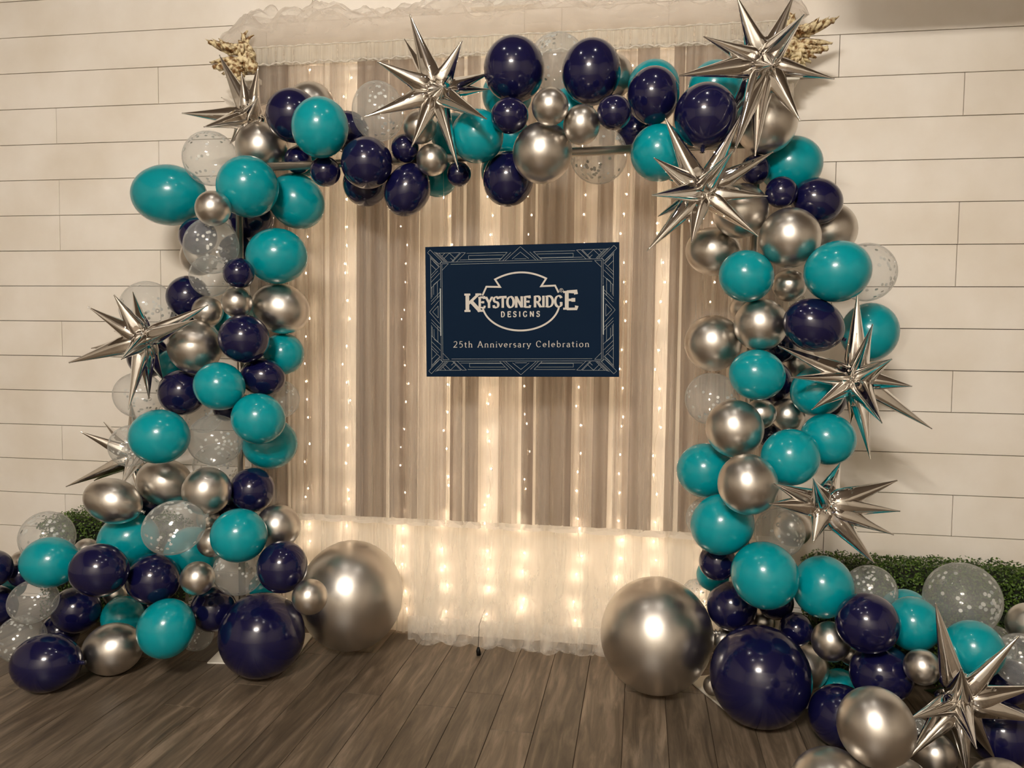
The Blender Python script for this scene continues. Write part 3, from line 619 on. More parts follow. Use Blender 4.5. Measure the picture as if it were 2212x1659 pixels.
STR = [(-1.745, 'fairy light strand shining at the far left of the curtain opening'),
       (-1.525, 'fairy light strand, second from the left behind the curtain'),
       (-1.215, 'fairy light strand, third from the left, left of the navy sign'),
       (-.985, 'fairy light strand coming out below the sign near its left edge'),
       (-.765, 'fairy light strand below the sign, above the plug at the curtain hem'),
       (-.575, 'fairy light strand below the sign, at its middle'),
       (-.300, 'fairy light strand below the sign, right of its middle'),
       (-.095, 'fairy light strand just right of the navy sign'),
       (.085, 'brightest fairy light strand, second from the right'),
       (.33, 'fairy light strand half hidden by the right balloon column')]
for i, (x, lb) in enumerate(STR): strand(x, i + 1, 27, lb)
pk = [q for q in COL.objects if q.get('label') == STR[4][1]][0]
mb = MB(); mb.tube([(.012, -.26, -2.925), (.010, -.262, -2.905), (.010, -.262, -2.885)], [.011, .011, .006], 12)
mb.tube([(.010, -.262, -2.886), (.0, -.20, -2.80), (.0, -.06, -2.77), (.004, .0, -2.80)], .0012, 6)
mb.build('plug', m_black, pk, True)

# gathered tulle along the rod
def tulle_swag():
    m = sheer('puffed_tulle', lin((240, 234, 226)), .22, edge=.5, trans=.5)
    t = empty('tulle_swag', (0, 0, 0)); tag(t, 'puffed white tulle gathered along the top of the curtain rod', 'tulle')
    for lay in range(3):
        mb = MB(); nu, nv = 190, 22
        for i in range(nu + 1):
            u = i / nu; x = -2.20 + 2.92 * u
            env = min(1, (u * 16) ** .5, ((1 - u) * 16) ** .5)
            h = .085 + .05 * mnoise.noise((x * 2.6, lay * 4.0, 1)) + .055 * mnoise.noise((x * 6.5, lay * 4.0, 7)) + .02 * lay * .6
            for j in range(nv):
                a = 2 * PI * j / nv
                w = 1 + .5 * mnoise.noise((x * 7, math.cos(a) * 1.3 + lay * 5, math.sin(a) * 1.3)) + .22 * mnoise.noise((x * 19, math.cos(a) * 2 + lay, math.sin(a) * 2))
                ry, rz = .075 * env * w, (h if math.sin(a) > 0 else .055) * env * w * (1.35 if math.sin(a) > 0 else 1)
                mb.v.append((x + .03 * mnoise.noise((x * 5, a, lay)), -.165 + ry * math.cos(a), 3.055 + rz * math.sin(a)))
        for i in range(nu):
            for j in range(nv):
                mb.f.append((i * nv + j, (i + 1) * nv + j, (i + 1) * nv + (j + 1) % nv, i * nv + (j + 1) % nv))
        mb.build('tulle_layer', m, t, True)
tulle_swag()

# ------------------------------------------------------------------ arch stand
m_pole = mat('brushed_pole', lin((190, 182, 170)), .3, .85)
st = empty('backdrop_stand', (0, 0, 0)); tag(st, 'white metal backdrop stand carrying the balloon arch, with flat base plates', 'stand')
for x in (-1.861, .457):
    mb = MB(); mb.tube([(x, -.6, .0085), (x, -.6, 2.36)], .0165, 16); mb.build('upright', m_pole, st, True)
mb = MB(); mb.tube([(-1.89, -.6, 2.322), (.485, -.6, 2.375)], .019, 16); mb.build('crossbar', m_pole, st, True)
def plate(cx, cy, rot):
    mb = MB(); c, s = math.cos(rot), math.sin(rot); w, d, h = .20, .20, .008
    i = len(mb.v)
    for z in (0.0005, h):
        for a, b_ in ((-w, -d), (w, -d), (w, d), (-w, d)): mb.v.append((cx + a * c - b_ * s, cy + a * s + b_ * c, z))
    mb.f += [(3, 2, 1, 0), (4, 5, 6, 7)] + [(j, (j + 1) % 4, 4 + (j + 1) % 4, 4 + j) for j in range(4)]
    bevel(mb.build('base_plate', m_white_metal, st), .002)
plate(.50, -.535, math.radians(26)); plate(-1.82, -.47, math.radians(8))

# ------------------------------------------------------------------ sign board
def sign():
    m_board = mat('navy_foam_board', lin((3, 26, 49)), .75, 0.0, Specular_IOR_Level=.12)
    m_ink = mat('pale_grey_print', lin((196, 190, 182)), .6)
    m_line = mat('fine_grey_print', lin((160, 166, 166)), .6)
    W, H = .902, .608
    t = empty('sign_board', (-.534, -.578, 1.671)); t.scale = (.9645,) * 3; t.rotation_euler = (0, -math.radians(1.0), 0)
    tag(t, 'navy anniversary sign with pale art-deco border, hanging in front of the curtain', 'sign')
    mb = MB(); mb.box((-W / 2, 0, -H / 2), (W / 2, .006, H / 2)); mb.build('board', m_board, t)
    for x in (-.36, .36):
        mb = MB(); mb.tube([(x, .003, H / 2 - .001), (x, .003, .735)], .0004, 5); mb.build('hanging_thread', m_wire, t)
    class Ink(MB):
        # strokes on the face; u to the right, v up, in centimetres from the middle
        def poly(s, pts, w, closed=False, layer=0):
            s.k = getattr(s, 'k', 0) + 1; y = -.0004 - .0002 * layer - .000004 * s.k; P = [Vector(p) for p in pts]; n = len(P); i0 = len(s.v)
            for k in range(n):
                a = P[(k - 1) % n] if (closed or k > 0) else P[k]; b = P[(k + 1) % n] if (closed or k < n - 1) else P[k]
                d1 = (P[k] - a); d2 = (b - P[k])
                d1 = d1.normalized() if d1.length > 1e-9 else d2.normalized(); d2 = d2.normalized() if d2.length > 1e-9 else d1
                nn = Vector((-(d1 + d2).y, (d1 + d2).x)); nn = nn.normalized() if nn.length > 1e-6 else Vector((-d1.y, d1.x))
                ww = (w(d1 + d2) if callable(w) else w) / 2
                c = max(.45, abs(nn.dot(Vector((-d1.y, d1.x)))))
                q = nn * (ww / c)
                for pt in (P[k] + q, P[k] - q): s.v.append((pt.x / 100, y, pt.y / 100))
            for k in range(n if closed else n - 1):
                a, b = i0 + 2 * k, i0 + 2 * ((k + 1) % n); s.f.append((a, a + 1, b + 1, b))
        def rect(s, cx, cy, w, h, layer=0):
            s.poly([(cx - w / 2, cy), (cx + w / 2, cy)], h, layer=layer)
    def arc(cx, cy, rx, ry, a0, a1, n=16):
        return [(cx + rx * math.cos(math.radians(a0 + (a1 - a0) * i / n)), cy + ry * math.sin(math.radians(a0 + (a1 - a0) * i / n))) for i in range(n + 1)]
    # ---- border: one corner quadrant, mirrored four times; (dx, dy) in cm from the board's corner
    bd = Ink(); lw = .115
    Q = [[(1.1, 2.7), (2.4, 1.4), (8.0, 6.9), (6.6, 8.2), (1.1, 2.7)],                        # big diagonal bar
         [(2.2, 4.5), (6.4, 8.0)], [(4.4, 2.4), (9.1, 7.0)], [(5.2, 2.6), (9.9, 7.1)], [(2.4, 5.2), (6.6, 9.0)],
         [(7.3, 7.3), (7.3, 19)], [(8.0, 8.0), (8.0, 30.4)], [(12.2, 8.3), (45.1, 8.3)], [(7.4, 7.3), (45.1, 7.3)], [(16.5, 6.4), (35.8, 6.4)],
         [(8.0, 11.1), (8.0, 8.0), (11.1, 8.0), (8.0, 11.1)],
         [(5.2, 3.0), (16.7, 3.0), (12.7, 7.1)], [(19.3, 3.1), (15.0, 7.2)], [(17.3, 3.0), (13.3, 7.1)], [(19.3, 3.1), (17.3, 3.0)],
         [(6.6, 3.1), (10.5, 7.0)], [(9.1, 5.5), (11.6, 3.1)], [(11.6, 3.1), (14.2, 5.5)], [(8.0, 4.5), (9.4, 3.1)], [(12.1, 5.4), (13.6, 6.8)],
         [(19.9, 3.4), (39.0, 3.4)], [(20.8, 4.5), (20.8, 6.2), (36.5, 6.2)], [(20.8, 4.5), (37.5, 4.5)],
         [(35.2, 7.1), (39.0, 3.4)], [(36.9, 7.1), (40.7, 3.4)], [(38.0, 7.1), (43.4, 2.4), (45.1, .9)], [(42.3, 6.5), (45.1, 6.5)], [(41.2, 6.5), (45.1, 3.4)],
         [(2.6, 5.4), (2.6, 24.2)], [(2.6, 16.6), (6.9, 12.3)], [(2.6, 19.3), (7.2, 14.9)], [(2.6, 14.6), (6.0, 11.2)], [(2.6, 8.2), (5.2, 10.7), (2.6, 13.3)], [(4.0, 6.9), (6.5, 9.4)], [(5.2, 10.7), (6.9, 9.2)],
         [(3.9, 17.6), (5.7, 16.2), (5.7, 24.0)], [(3.9, 17.6), (3.9, 22.3)], [(3.1, 18.6), (3.1, 23.5)],
         [(6.9, 21.2), (2.6, 25.5)], [(6.9, 22.6), (2.6, 26.9)], [(6.5, 25.0), (1.8, 30.4)], [(6.0, 27.6), (6.0, 30.4)], [(6.0, 27.6), (3.3, 30.4)]]
    for sx in (-1, 1):
        for sy in (-1, 1):
            for q in Q: bd.poly([(sx * (-45.1 + x), sy * (-30.4 + y)) for x, y in q], lw)
        bd.poly([(sx * 37.95, -11.2), (sx * 37.95, 11.0)], .55, layer=1)
    bd.build('border_pattern', m_line, t)
    # ---- emblem outline
    em = Ink(); w = .82
    em.poly([(17.6, 8.2), (16.0, 11.4), (9.6, 11.2), (11.9, 14.7)] + [(11.9 - 23.8 * i / 24, 14.7 + 3.0 * (1 - ((i - 12) / 12) ** 2)) for i in range(1, 24)] + [(-11.9, 14.7), (-9.6, 11.2), (-16.0, 11.4), (-17.9, 7.4)], w)
    em.poly(arc(0, 3.6, 18.0, 12.6, 188 + 1, 351, 40), w)
    em.poly(arc(18.85, 9.2, .82, .82, 0, 360, 20), .16)
    em.poly([(18.6, 8.8), (18.6, 9.65), (18.95, 9.6), (19.0, 9.35), (18.65, 9.25), (19.05, 8.8)], .14)
    em.build('emblem_outline', m_ink, t)
    # ---- lettering
    def nib(thick, thin, ang=18):
        s_, c_ = math.sin(math.radians(ang)), math.cos(math.radians(ang))
        def f(d):
            d = d.normalized() if d.length > 1e-9 else Vector((0, 1))
            return thin + (thick - thin) * min(1, abs(d.x * s_ - d.y * c_) * 1.06)
        return f
    def glyph(ch):
        A = arc
        G = {
         'K': (.74, [[(.13, 0), (.13, 1)], [(.15, .42), (.62, .97)], [(.30, .56), (.68, .03)]], [(.13, 0), (.13, 1), (.61, 1), (.70, 0)]),
         'E': (.60, [[(.13, 0), (.13, 1)], [(.13, .97), (.52, .97), (.54, .82)], [(.13, .52), (.42, .52)], [(.42, .62), (.42, .42)], [(.13, .03), (.54, .03), (.57, .2)]], [(.1, 0), (.1, 1)]),
         'Y': (.66, [[(.06, .98), (.33, .46)], [(.60, .98), (.33, .46)], [(.33, .48), (.33, 0)]], [(.07, 1), (.59, 1), (.33, 0)]),
         'S': (.54, [[(.46, .78), (.44, .92)] + A(.27, .75, .19, .23, 60, 250, 12) + A(.27, .27, .2, .25, 80, -120, 14) + [(.08, .08), (.06, .24)]], []),
         'T': (.60, [[(.30, 0), (.30, 1)], [(.04, .84), (.06, .97), (.54, .97), (.56, .84)]], [(.30, 0)]),
         'O': (.72, [A(.36, .5, .28, .48, 90, 450, 30)], []),
         'N': (.74, [[(.12, 0), (.12, .98)], [(.12, .98), (.60, .03)], [(.60, 0), (.60, 1)]], [(.12, 0), (.10, 1), (.60, 1)]),
         'R': (.66, [[(.13, 0), (.13, 1)], [(.13, .97), (.32, .97)] + A(.33, .73, .2, .24, 90, -90, 14) + [(.13, .49)], [(.33, .49), (.60, .02)]], [(.13, 0), (.13, 1), (.62, 0)]),
         'I': (.30, [[(.15, 0), (.15, 1)]], [(.15, 0), (.15, 1)]),
         'D': (.70, [[(.13, 0), (.13, 1)], [(.13, .97), (.28, .97)] + A(.30, .5, .30, .47, 88, -88, 20) + [(.13, .03)]], [(.1, 0), (.1, 1)]),
         'G': (.72, [[(.58, .78)] + A(.37, .5, .29, .48, 52, 318, 24) + [(.58, .2), (.58, .42)]], [(.56, .43)]),
         'A': (.70, [[(.05, 0), (.34, 1)], [(.34, 1), (.64, 0)], [(.15, .36), (.55, .36)]], [(.06, 0), (.63, 0)]),
         'C': (.68, [[(.60, .74)] + A(.36, .5, .29, .48, 48, 314, 24)], []),
         't': (.36, [[(.16, .82), (.16, .14)] + A(.27, .14, .11, .12, 180, 300, 8), [(.02, .6), (.33, .6)]], []),
         'h': (.56, [[(.12, 0), (.12, 1.02)], A(.29, .40, .16, .2, 160, 0, 10) + [(.45, 0)]], [(.12, 0), (.45, 0)]),
         'n': (.56, [[(.12, 0), (.12, .6)], A(.29, .40, .16, .2, 160, 0, 10) + [(.45, 0)]], [(.12, 0), (.45, 0)]),
         'i': (.26, [[(.13, 0), (.13, .6)], [(.13, .80), (.13, .90)]], [(.13, 0)]),
         'v': (.50, [[(.04, .6), (.25, .0)], [(.25, 0), (.46, .6)]], [(.05, .6), (.45, .6)]),
         'e': (.50, [[(.06, .34), (.44, .34)] + A(.25, .32, .19, .28, 5, 315, 22)], []),
         'r': (.38, [[(.12, 0), (.12, .6)], [(.12, .38)] + A(.28, .38, .16, .2, 150, 60, 8)], [(.12, 0)]),
         's': (.40, [A(.20, .45, .13, .15, 40, 250, 10) + A(.20, .16, .14, .16, 80, -140, 12)], []),
         'a': (.48, [[(.09, .48)] + A(.23, .43, .14, .17, 150, 0, 10) + [(.37, .06), (.43, .01)], A(.22, .17, .15, .17, 50, 330, 16)], []),
         'y': (.50, [[(.04, .6), (.26, .0)], [(.46, .6), (.2, -.22), (.06, -.27)]], [(.05, .6), (.45, .6)]),
         'l': (.26, [[(.13, 0), (.13, 1.02)]], [(.13, 0)]),
         'b': (.56, [[(.12, .02), (.12, 1.02)], A(.29, .3, .2, .3, 155, -155, 22)], []),
         'o': (.54, [A(.27, .3, .21, .3, 90, 450, 26)], []),
         '2': (.56, [A(.27, .74, .19, .24, 160, -20, 12) + [(.40, .5), (.06, .04), (.50, .04)]], []),
         '5': (.54, [[(.46, .96), (.15, .96), (.12, .56)] + A(.25, .32, .21, .3, 110, -130, 16)], []),
        }
        return G[ch]
    def width(txt, h, track): return sum((.34 * h if c == ' ' else glyph(c)[0] * h) + track for c in txt) - track
    def write(ink, txt, x, y, h, thick, thin, track, sx=1.0, serif=.13, lay=2):
        f = nib(thick, thin)
        for c in txt:
            if c == ' ': x += (.34 * h + track) * sx; continue
            w, strokes, ser = glyph(c)
            for s in strokes: ink.poly([(x + px * h * sx, y + py * h) for px, py in s], f, layer=lay)
            for px, py in ser:
                q = py * h + (thin / 2 if py < .05 else -thin / 2)
                ink.poly([(x + (px - serif) * h * sx, y + q), (x + (px + serif) * h * sx, y + q)], thin * 1.15, layer=lay)
            x += (w * h + track) * sx
        return x
    def fit(ink, txt, x0, x1, y, h, thick, thin, track, **k):
        sx = (x1 - x0) / width(txt, h, track); write(ink, txt, x0, y, h, thick, thin, track, sx, **k)
    lg = Ink()
    fit(lg, 'K', -26.5, -18.4, -.1, 8.4, 1.75, .8, 0)
    fit(lg, 'EYSTONE', -19.9, 4.6, 1.6, 5.1, 1.15, .5, .10, serif=.10)
    fit(lg, 'RIDG', 6.0, 19.6, 1.6, 5.2, 1.15, .5, .10, serif=.10)
    fit(lg, 'E', 20.0, 26.2, .4, 8.4, 1.75, .8, 0)
    lg.build('name_lettering', m_ink, t)
    lg = Ink(); fit(lg, 'DESIGNS', -9.3, 8.9, -2.7, 2.5, .52, .36, 1.0, serif=.0); lg.build('subtitle_lettering', m_ink, t)
    txt = '25th Anniversary Celebration'; sx = 63.6 / width(txt, 2.9, .42); x = -32.0
    for wd in txt.split():
        lg = Ink(); x = write(lg, wd, x, -16.7, 2.9, .34, .16, .42, sx, serif=.09) + (.34 * 2.9 + .42) * sx
        lg.build('anniversary_lettering', m_ink, t)
sign()

# ------------------------------------------------------------------ balloons
def latex(name, col, rough, spec=.5, coat=0.0, sss=0.0):
    m = mat(name, col, rough); p = m.node_tree.nodes['Principled BSDF']
    p.inputs['Specular IOR Level'].default_value = spec
    p.inputs['Coat Weight'].default_value = coat; p.inputs['Coat Roughness'].default_value = .06
    if sss:
        p.inputs['Subsurface Weight'].default_value = sss; p.inputs['Subsurface Radius'].default_value = (.02, .03, .03)
    return m
m_teal = latex('teal_latex', lin((0, 142, 154)), .22, .45, .25)
m_navy = latex('navy_latex', lin((15, 15, 56)), .16, .5, .4)
m_silver = mat('chrome_silver_latex', lin((212, 207, 200)), .33, 1.0)
m_silver.node_tree.nodes['Principled BSDF'].inputs['Coat Weight'].default_value = .10
m_silver.node_tree.nodes['Principled BSDF'].inputs['Coat Roughness'].default_value = .1
def clear_latex():
    m = bpy.data.materials.new('clear_latex'); m.use_nodes = True
    nt = m.node_tree; nt.nodes.clear()
    out = N(m, 'ShaderNodeOutputMaterial'); tr = N(m, 'ShaderNodeBsdfTransparent'); d = N(m, 'ShaderNodeBsdfDiffuse'); tl = N(m, 'ShaderNodeBsdfTranslucent')
    g = N(m, 'ShaderNodeBsdfGlossy'); g.inputs['Roughness'].default_value = .07
    d.inputs[0].default_value = lin((225, 228, 226)); tl.inputs[0].default_value = lin((225, 228, 226))
    m1 = N(m, 'ShaderNodeMixShader'); m1.inputs[0].default_value = .5; L(m, d.outputs[0], m1.inputs[1]); L(m, tl.outputs[0], m1.inputs[2])
    lw = N(m, 'ShaderNodeLayerWeight'); lw.inputs['Blend'].default_value = .5
    pw = N(m, 'ShaderNodeMath', operation='POWER'); pw.inputs[1].default_value = 3.0; L(m, lw.outputs['Facing'], pw.inputs[0])
    mr = N(m, 'ShaderNodeMapRange'); mr.inputs['To Min'].default_value = .22; mr.inputs['To Max'].default_value = .55; L(m, pw.outputs[0], mr.inputs['Value'])
    m2 = N(m, 'ShaderNodeMixShader'); L(m, mr.outputs[0], m2.inputs[0]); L(m, tr.outputs[0], m2.inputs[1]); L(m, m1.outputs[0], m2.inputs[2])
    p5 = N(m, 'ShaderNodeMath', operation='POWER'); p5.inputs[1].default_value = 5.0; L(m, lw.outputs['Facing'], p5.inputs[0])
    fr = N(m, 'ShaderNodeMapRange'); fr.inputs['To Min'].default_value = .035; fr.inputs['To Max'].default_value = .45; L(m, p5.outputs[0], fr.inputs['Value'])
    m3 = N(m, 'ShaderNodeMixShader'); L(m, fr.outputs[0], m3.inputs[0]); L(m, m2.outputs[0], m3.inputs[1]); L(m, g.outputs[0], m3.inputs[2]); L(m, m3.outputs[0], out.inputs[0])
    return m
m_clear = clear_latex()
m_conf = mat('silver_confetti', lin((232, 234, 230)), .25, .4)
MATS = {'T': m_teal, 'N': m_navy, 'S': m_silver, 'C': m_clear}

def balloon_mesh(name, m):
    """unit balloon, widest radius 1, crown at z = -1, tapering to its neck at z = +1"""
    mb = MB(); n = 40; prof = []
    for i in range(27):
        t = PI * i / 26 * .965; z = -math.cos(t); r = math.sin(t)
        if z > 0: r *= 1 - .085 * z * z
        prof.append((r, z))
    prof += [(.085, 1.012), (.062, 1.03), (.052, 1.05)]
    for r, z in prof[1:]:
        for j in range(n):
            a = 2 * PI * j / n; mb.v.append((r * math.cos(a), r * math.sin(a), z))
    k = len(prof) - 1
    for i in range(k - 1):
        for j in range(n):
            mb.f.append((i * n + j, i * n + (j + 1) % n, (i + 1) * n + (j + 1) % n, (i + 1) * n + j))
    c = len(mb.v); mb.v.append((0, 0, -1))
    for j in range(n): mb.f.append((c, (j + 1) % n, j))
    return mb.mesh(name, m, True)
def knot_mesh(name, m):
    mb = MB(); n = 14
    prof = [(.05, 1.045), (.075, 1.055), (.085, 1.07), (.07, 1.085), (.04, 1.092), (.045, 1.11), (.08, 1.135), (.088, 1.14), (.03, 1.135)]
    for r, z in prof:
        for j in range(n):
            a = 2 * PI * j / n; mb.v.append((r * math.cos(a), r * math.sin(a), z))
    for i in range(len(prof) - 1):
        for j in range(n): mb.f.append((i * n + j, i * n + (j + 1) % n, (i + 1) * n + (j + 1) % n, (i + 1) * n + j))
    return mb.mesh(name, m, True)
def confetti_mesh(seed, nd):
    """little foil discs clinging to the inside of a balloon"""
    rng = random.Random(seed); mb = MB(); cl = []
    for _ in range(5):
        cl.append(Vector((rng.gauss(0, 1), -abs(rng.gauss(.5, .6)), rng.gauss(0, 1))).normalized())
    for _ in range(nd):
        if rng.random() < .62:
            d = (rng.choice(cl) + Vector((rng.gauss(0, .3), rng.gauss(0, .3), rng.gauss(0, .3)))).normalized()
        else: d = Vector((rng.gauss(0, 1), rng.gauss(0, 1), rng.gauss(0, 1) - .5)).normalized()
        d = (d + Vector((rng.gauss(0, .05), rng.gauss(0, .05), rng.gauss(0, .05)))).normalized()
        nn = (d + Vector((rng.gauss(0, .10), rng.gauss(0, .10), rng.gauss(0, .10)))).normalized()
        u = nn.orthogonal().normalized(); w = nn.cross(u); c = d * .955; r = .055; i = len(mb.v)
        for q in (-.004, .004):
            for j in range(10):
                a = 2 * PI * j / 10; mb.v.append(tuple(c + nn * q + (u * math.cos(a) + w * math.sin(a)) * r))
        mb.f.append(tuple(range(i, i + 10))[::-1]); mb.f.append(tuple(range(i + 10, i + 20)))
        for j in range(10): mb.f.append((i + j, i + (j + 1) % 10, i + 10 + (j + 1) % 10, i + 10 + j))
    return mb.mesh('confetti', m_conf)
KIND = {'T': ('teal_balloon', 'teal balloons of the arch'), 'N': ('navy_balloon', 'navy balloons of the arch'),
        'S': ('silver_balloon', 'chrome silver balloons of the arch'), 'C': ('confetti_balloon', 'clear confetti balloons of the arch')}
BM = {k: balloon_mesh(KIND[k][0], MATS[k]) for k in KIND}
KM = {k: knot_mesh('knot', MATS[k]) for k in KIND}
CM = [confetti_mesh(100 + i, n) for i, n in enumerate((46, 60, 72, 38, 84, 55))]
rb = random.Random(5)
for q, (k, sec, p, a, b_, ax, lb) in enumerate(BALLOONS):
    o = link(KIND[k][0], BM[k], None, p)
    axis = Vector(ax) if ax else Vector((rb.uniform(-.35, .35), 1, rb.uniform(-.5, .25)))
    o.rotation_mode = 'QUATERNION'
    if ax and a / b_ < 1.155 and not (k == 'N' and abs(p[2] - 2.5) < .12 and 0 < p[0] < .3):
        # nearly round: squeezed wider across, with its neck tied in behind, towards the frame
        x = axis.normalized(); z = Vector((rb.uniform(-.2, .2), 1, rb.uniform(-.4, .1)))
        if k == 'S' and b_ > .17: z = Vector((-1 if p[0] < -1 else 1, .25, 0))
        if abs(x.x) > .9 and b_ > .17 and k == 'S': x = Vector((0, 0, 1))
        z = (z - x * z.dot(x)).normalized(); y = z.cross(x)
        o.rotation_quaternion = Matrix((x, y, z)).transposed().to_quaternion(); o.scale = (a, b_, b_)
    else:
        o.rotation_quaternion = Vector((0, 0, 1)).rotation_difference(axis.normalized()); o.scale = (b_, b_, a)
    tag(o, lb, 'balloon', KIND[k][1])
    link('knot', KM[k], o)
    if k == 'C':
        c = link('confetti', CM[q % len(CM)], o); c['kind'] = 'stuff'
        c.rotation_mode = 'QUATERNION'
        c.rotation_quaternion = o.rotation_quaternion.inverted()

# ------------------------------------------------------------------ foil starbursts
m_foil = mat('silver_foil', lin((236, 234, 231)), .035, 1.0)
def spike_mesh(seed):
    rng = random.Random(seed); mb = MB(); n = 24
    ph = rng.uniform(0, 6)
    prof = [(0, .62), (.04, .80), (.09, .95), (.16, 1.0), (.26, .93), (.4, .76), (.55, .57), (.7, .39), (.84, .225), (.93, .12), (.975, .075), (.99, .085), (1, .03)]
    for t, r in prof:
        for j in range(n):
            a = 2 * PI * j / n
            crease = 1 + .12 * math.cos(2 * a) + .17 * abs(math.sin(2.5 * a + ph)) * (1 - t) + (.10 * mnoise.noise((math.cos(a) * 3, math.sin(a) * 3, t * 22 + seed)) if t < .12 else 0)
            seam = .10 * (1 if j in (0, n // 2) else 0) * (1 + .5 * math.sin(t * 120)) if .05 < t < .97 else 0
            rr = r * (crease + seam)
            mb.v.append((rr * math.cos(a), rr * math.sin(a), t))
    for i in range(len(prof) - 1):
        for j in range(n): mb.f.append((i * n + j, i * n + (j + 1) % n, (i + 1) * n + (j + 1) % n, (i + 1) * n + j))
    mb.f.append(tuple((len(prof) - 1) * n + j for j in range(n)))
    return mb.mesh('spike', m_foil, True)
SPK = [spike_mesh(i) for i in range(4)]
def hub_mesh():
    mb = MB(); mb.ball((0, 0, 0), 1.0, 26, 18)
    v = []
    for p in mb.v:
        p = Vector(p); k = 1 + .32 * mnoise.noise(p * 3.2) + .26 * mnoise.noise(p * 7.5 + Vector((4, 1, 2))); v.append(tuple(p * k))
    mb.v = v
    return mb.mesh('hub', m_foil, False)
HUB = hub_mesh()
for q, (lb, c, tips) in enumerate(STARS):
    t = empty('foil_starburst', c); tag(t, lb, 'star balloon', 'silver foil starbursts on the arch')
    h = link('hub', HUB, t); h.scale = (.047,) * 3; h.rotation_euler = (q * 1.1, q * .7, q)
    for j, tip in enumerate(tips):
        d = Vector(tip) - Vector(c); ln = d.length; d.normalize()
        s = link('spike', SPK[(j + q) % 4], t, d * .028)
        s.rotation_mode = 'QUATERNION'; s.rotation_quaternion = Vector((0, 0, 1)).rotation_difference(d) @ Quaternion((0, 0, 1), j * 1.3)
        s.scale = (.0345, .0345, ln - .028)

# ------------------------------------------------------------------ carved brackets at the curtain's ends
m_carve = mat('antique_cream_plaster', lin((216, 200, 160)), .6)
_g = N(m_carve, 'ShaderNodeTexNoise'); _g.inputs['Scale'].default_value = 45; _g.inputs['Detail'].default_value = 3
_t = N(m_carve, 'ShaderNodeTexCoord'); L(m_carve, _t.outputs['Object'], _g.inputs['Vector'])
_c = N(m_carve, 'ShaderNodeValToRGB'); _c.color_ramp.elements[0].position = .40; _c.color_ramp.elements[0].color = lin((120, 84, 42)); _c.color_ramp.elements[1].position = .56; _c.color_ramp.elements[1].color = lin((228, 212, 172))
L(m_carve, _g.outputs['Fac'], _c.inputs['Fac']); L(m_carve, _c.outputs['Color'], m_carve.node_tree.nodes['Principled BSDF'].inputs['Base Color'])
def feather(mb, p0, p1, w, bow, th=.010):
    """a curved carved feather: pointed, ridged, with thickness"""
    p0, p1 = Vector(p0), Vector(p1); d = p1 - p0; s = Vector((-d.z, 0, d.x)).normalized()
    n = 9; i0 = len(mb.v)
    for i in range(n + 1):
        t = i / n; c = p0 + d * t + s * bow * math.sin(PI * t) + Vector((0, -.016 * math.sin(PI * t * .9), 0))
        ww = w * (math.sin(PI * min(1, t * .82 + .14)) ** .8) * (1 if t < .98 else .25)
        mb.v += [tuple(c - s * ww), tuple(c + Vector((0, -th, 0))), tuple(c + s * ww), tuple(c + Vector((0, th * .7, 0)))]
    for i in range(n):
        for j in range(4):
            a, b_ = i0 + i * 4 + j, i0 + i * 4 + (j + 1) % 4; mb.f.append((a, b_, b_ + 4, a + 4))
    mb.f.append((i0, i0 + 3, i0 + 2, i0 + 1)); e = i0 + n * 4; mb.f.append((e, e + 1, e + 2, e + 3))
def bracket(x, z, sg, lb, big):
    t = empty('carved_wall_bracket', (x, -.20, z)); tag(t, lb, 'wall bracket', 'carved brackets at the ends of the curtain')
    X = lambda a: sg * a
    mb = MB()
    for row in range(3):
        for i in range(7):
            q = i / 6
            feather(mb, (X(.045 - .012 * row), -.06 - .012 * row, .050 + .010 * i), (X(-.155 + .045 * row + .020 * i), -.085 - .016 * row, .122 - .014 * i - .006 * row), .017, sg * .014, .016)
    for k in range(8):
        mb.ball((X(.03 - .022 * k), -.10, .075 + .004 * k), (.016, .016, .012), 10, 7, lump=.4, seed=20 + k)
    mb.build('upper_wing', m_carve, t, True)
    mb = MB()
    for row in range(3):
        for i in range(6):
            feather(mb, (X(.045), -.055 - .012 * row, -.012 - .010 * i), (X(-.130 + .035 * row + .022 * i), -.09 - .014 * row, .004 - .020 * i - .004 * row), .017, -sg * .018, .016)
    for k in range(7):
        mb.ball((X(.02 - .02 * k), -.105, -.038 + .003 * k), (.015, .015, .012), 10, 7, lump=.4, seed=40 + k)
    mb.build('lower_wing', m_carve, t, True)
    mb = MB()
    mb.ball((X(.055), -.075, .03), (.045, .045, .062), 18, 14, lump=.35, seed=2)
    mb.ball((X(.075), -.095, .062), (.022, .02, .02), 12, 9, lump=.4, seed=4)
    mb.ball((X(.040), -.11, .008), (.020, .018, .016), 12, 9, lump=.4, seed=5)
    mb.ball((X(.085), -.085, -.015), (.030, .03, .032), 14, 10, lump=.45, seed=6)
    for k in range(9):
        a = k * .7; mb.ball((X(.055 + .042 * math.cos(a)), -.105, .03 + .052 * math.sin(a)), (.013, .012, .012), 10, 7, lump=.4, seed=k)
    mb.build('scroll_body', m_carve, t, True)
    mb = MB()
    feather(mb, (X(.04), -.06, .085), (X(.062), -.07, .162), .013, sg * .012); feather(mb, (X(.05), -.06, .08), (X(.03), -.075, .150), .011, -sg * .010); feather(mb, (X(.055), -.06, .08), (X(.092), -.065, .140), .010, sg * .012)
    mb.build('crest_leaf', m_carve, t, True)
    mb = MB(); h = .085 if big else .03
    mb.box((X(-.0) if sg > 0 else -.10, -.085, -.058 - h), (.10 if sg > 0 else X(-.0), .199, -.058))
    bevel(mb.build('shelf_block', m_white_metal, t), .006)
bracket(-2.045, 2.915, 1, 'cream carved winged bracket on the wall at the curtain\'s left end', False)
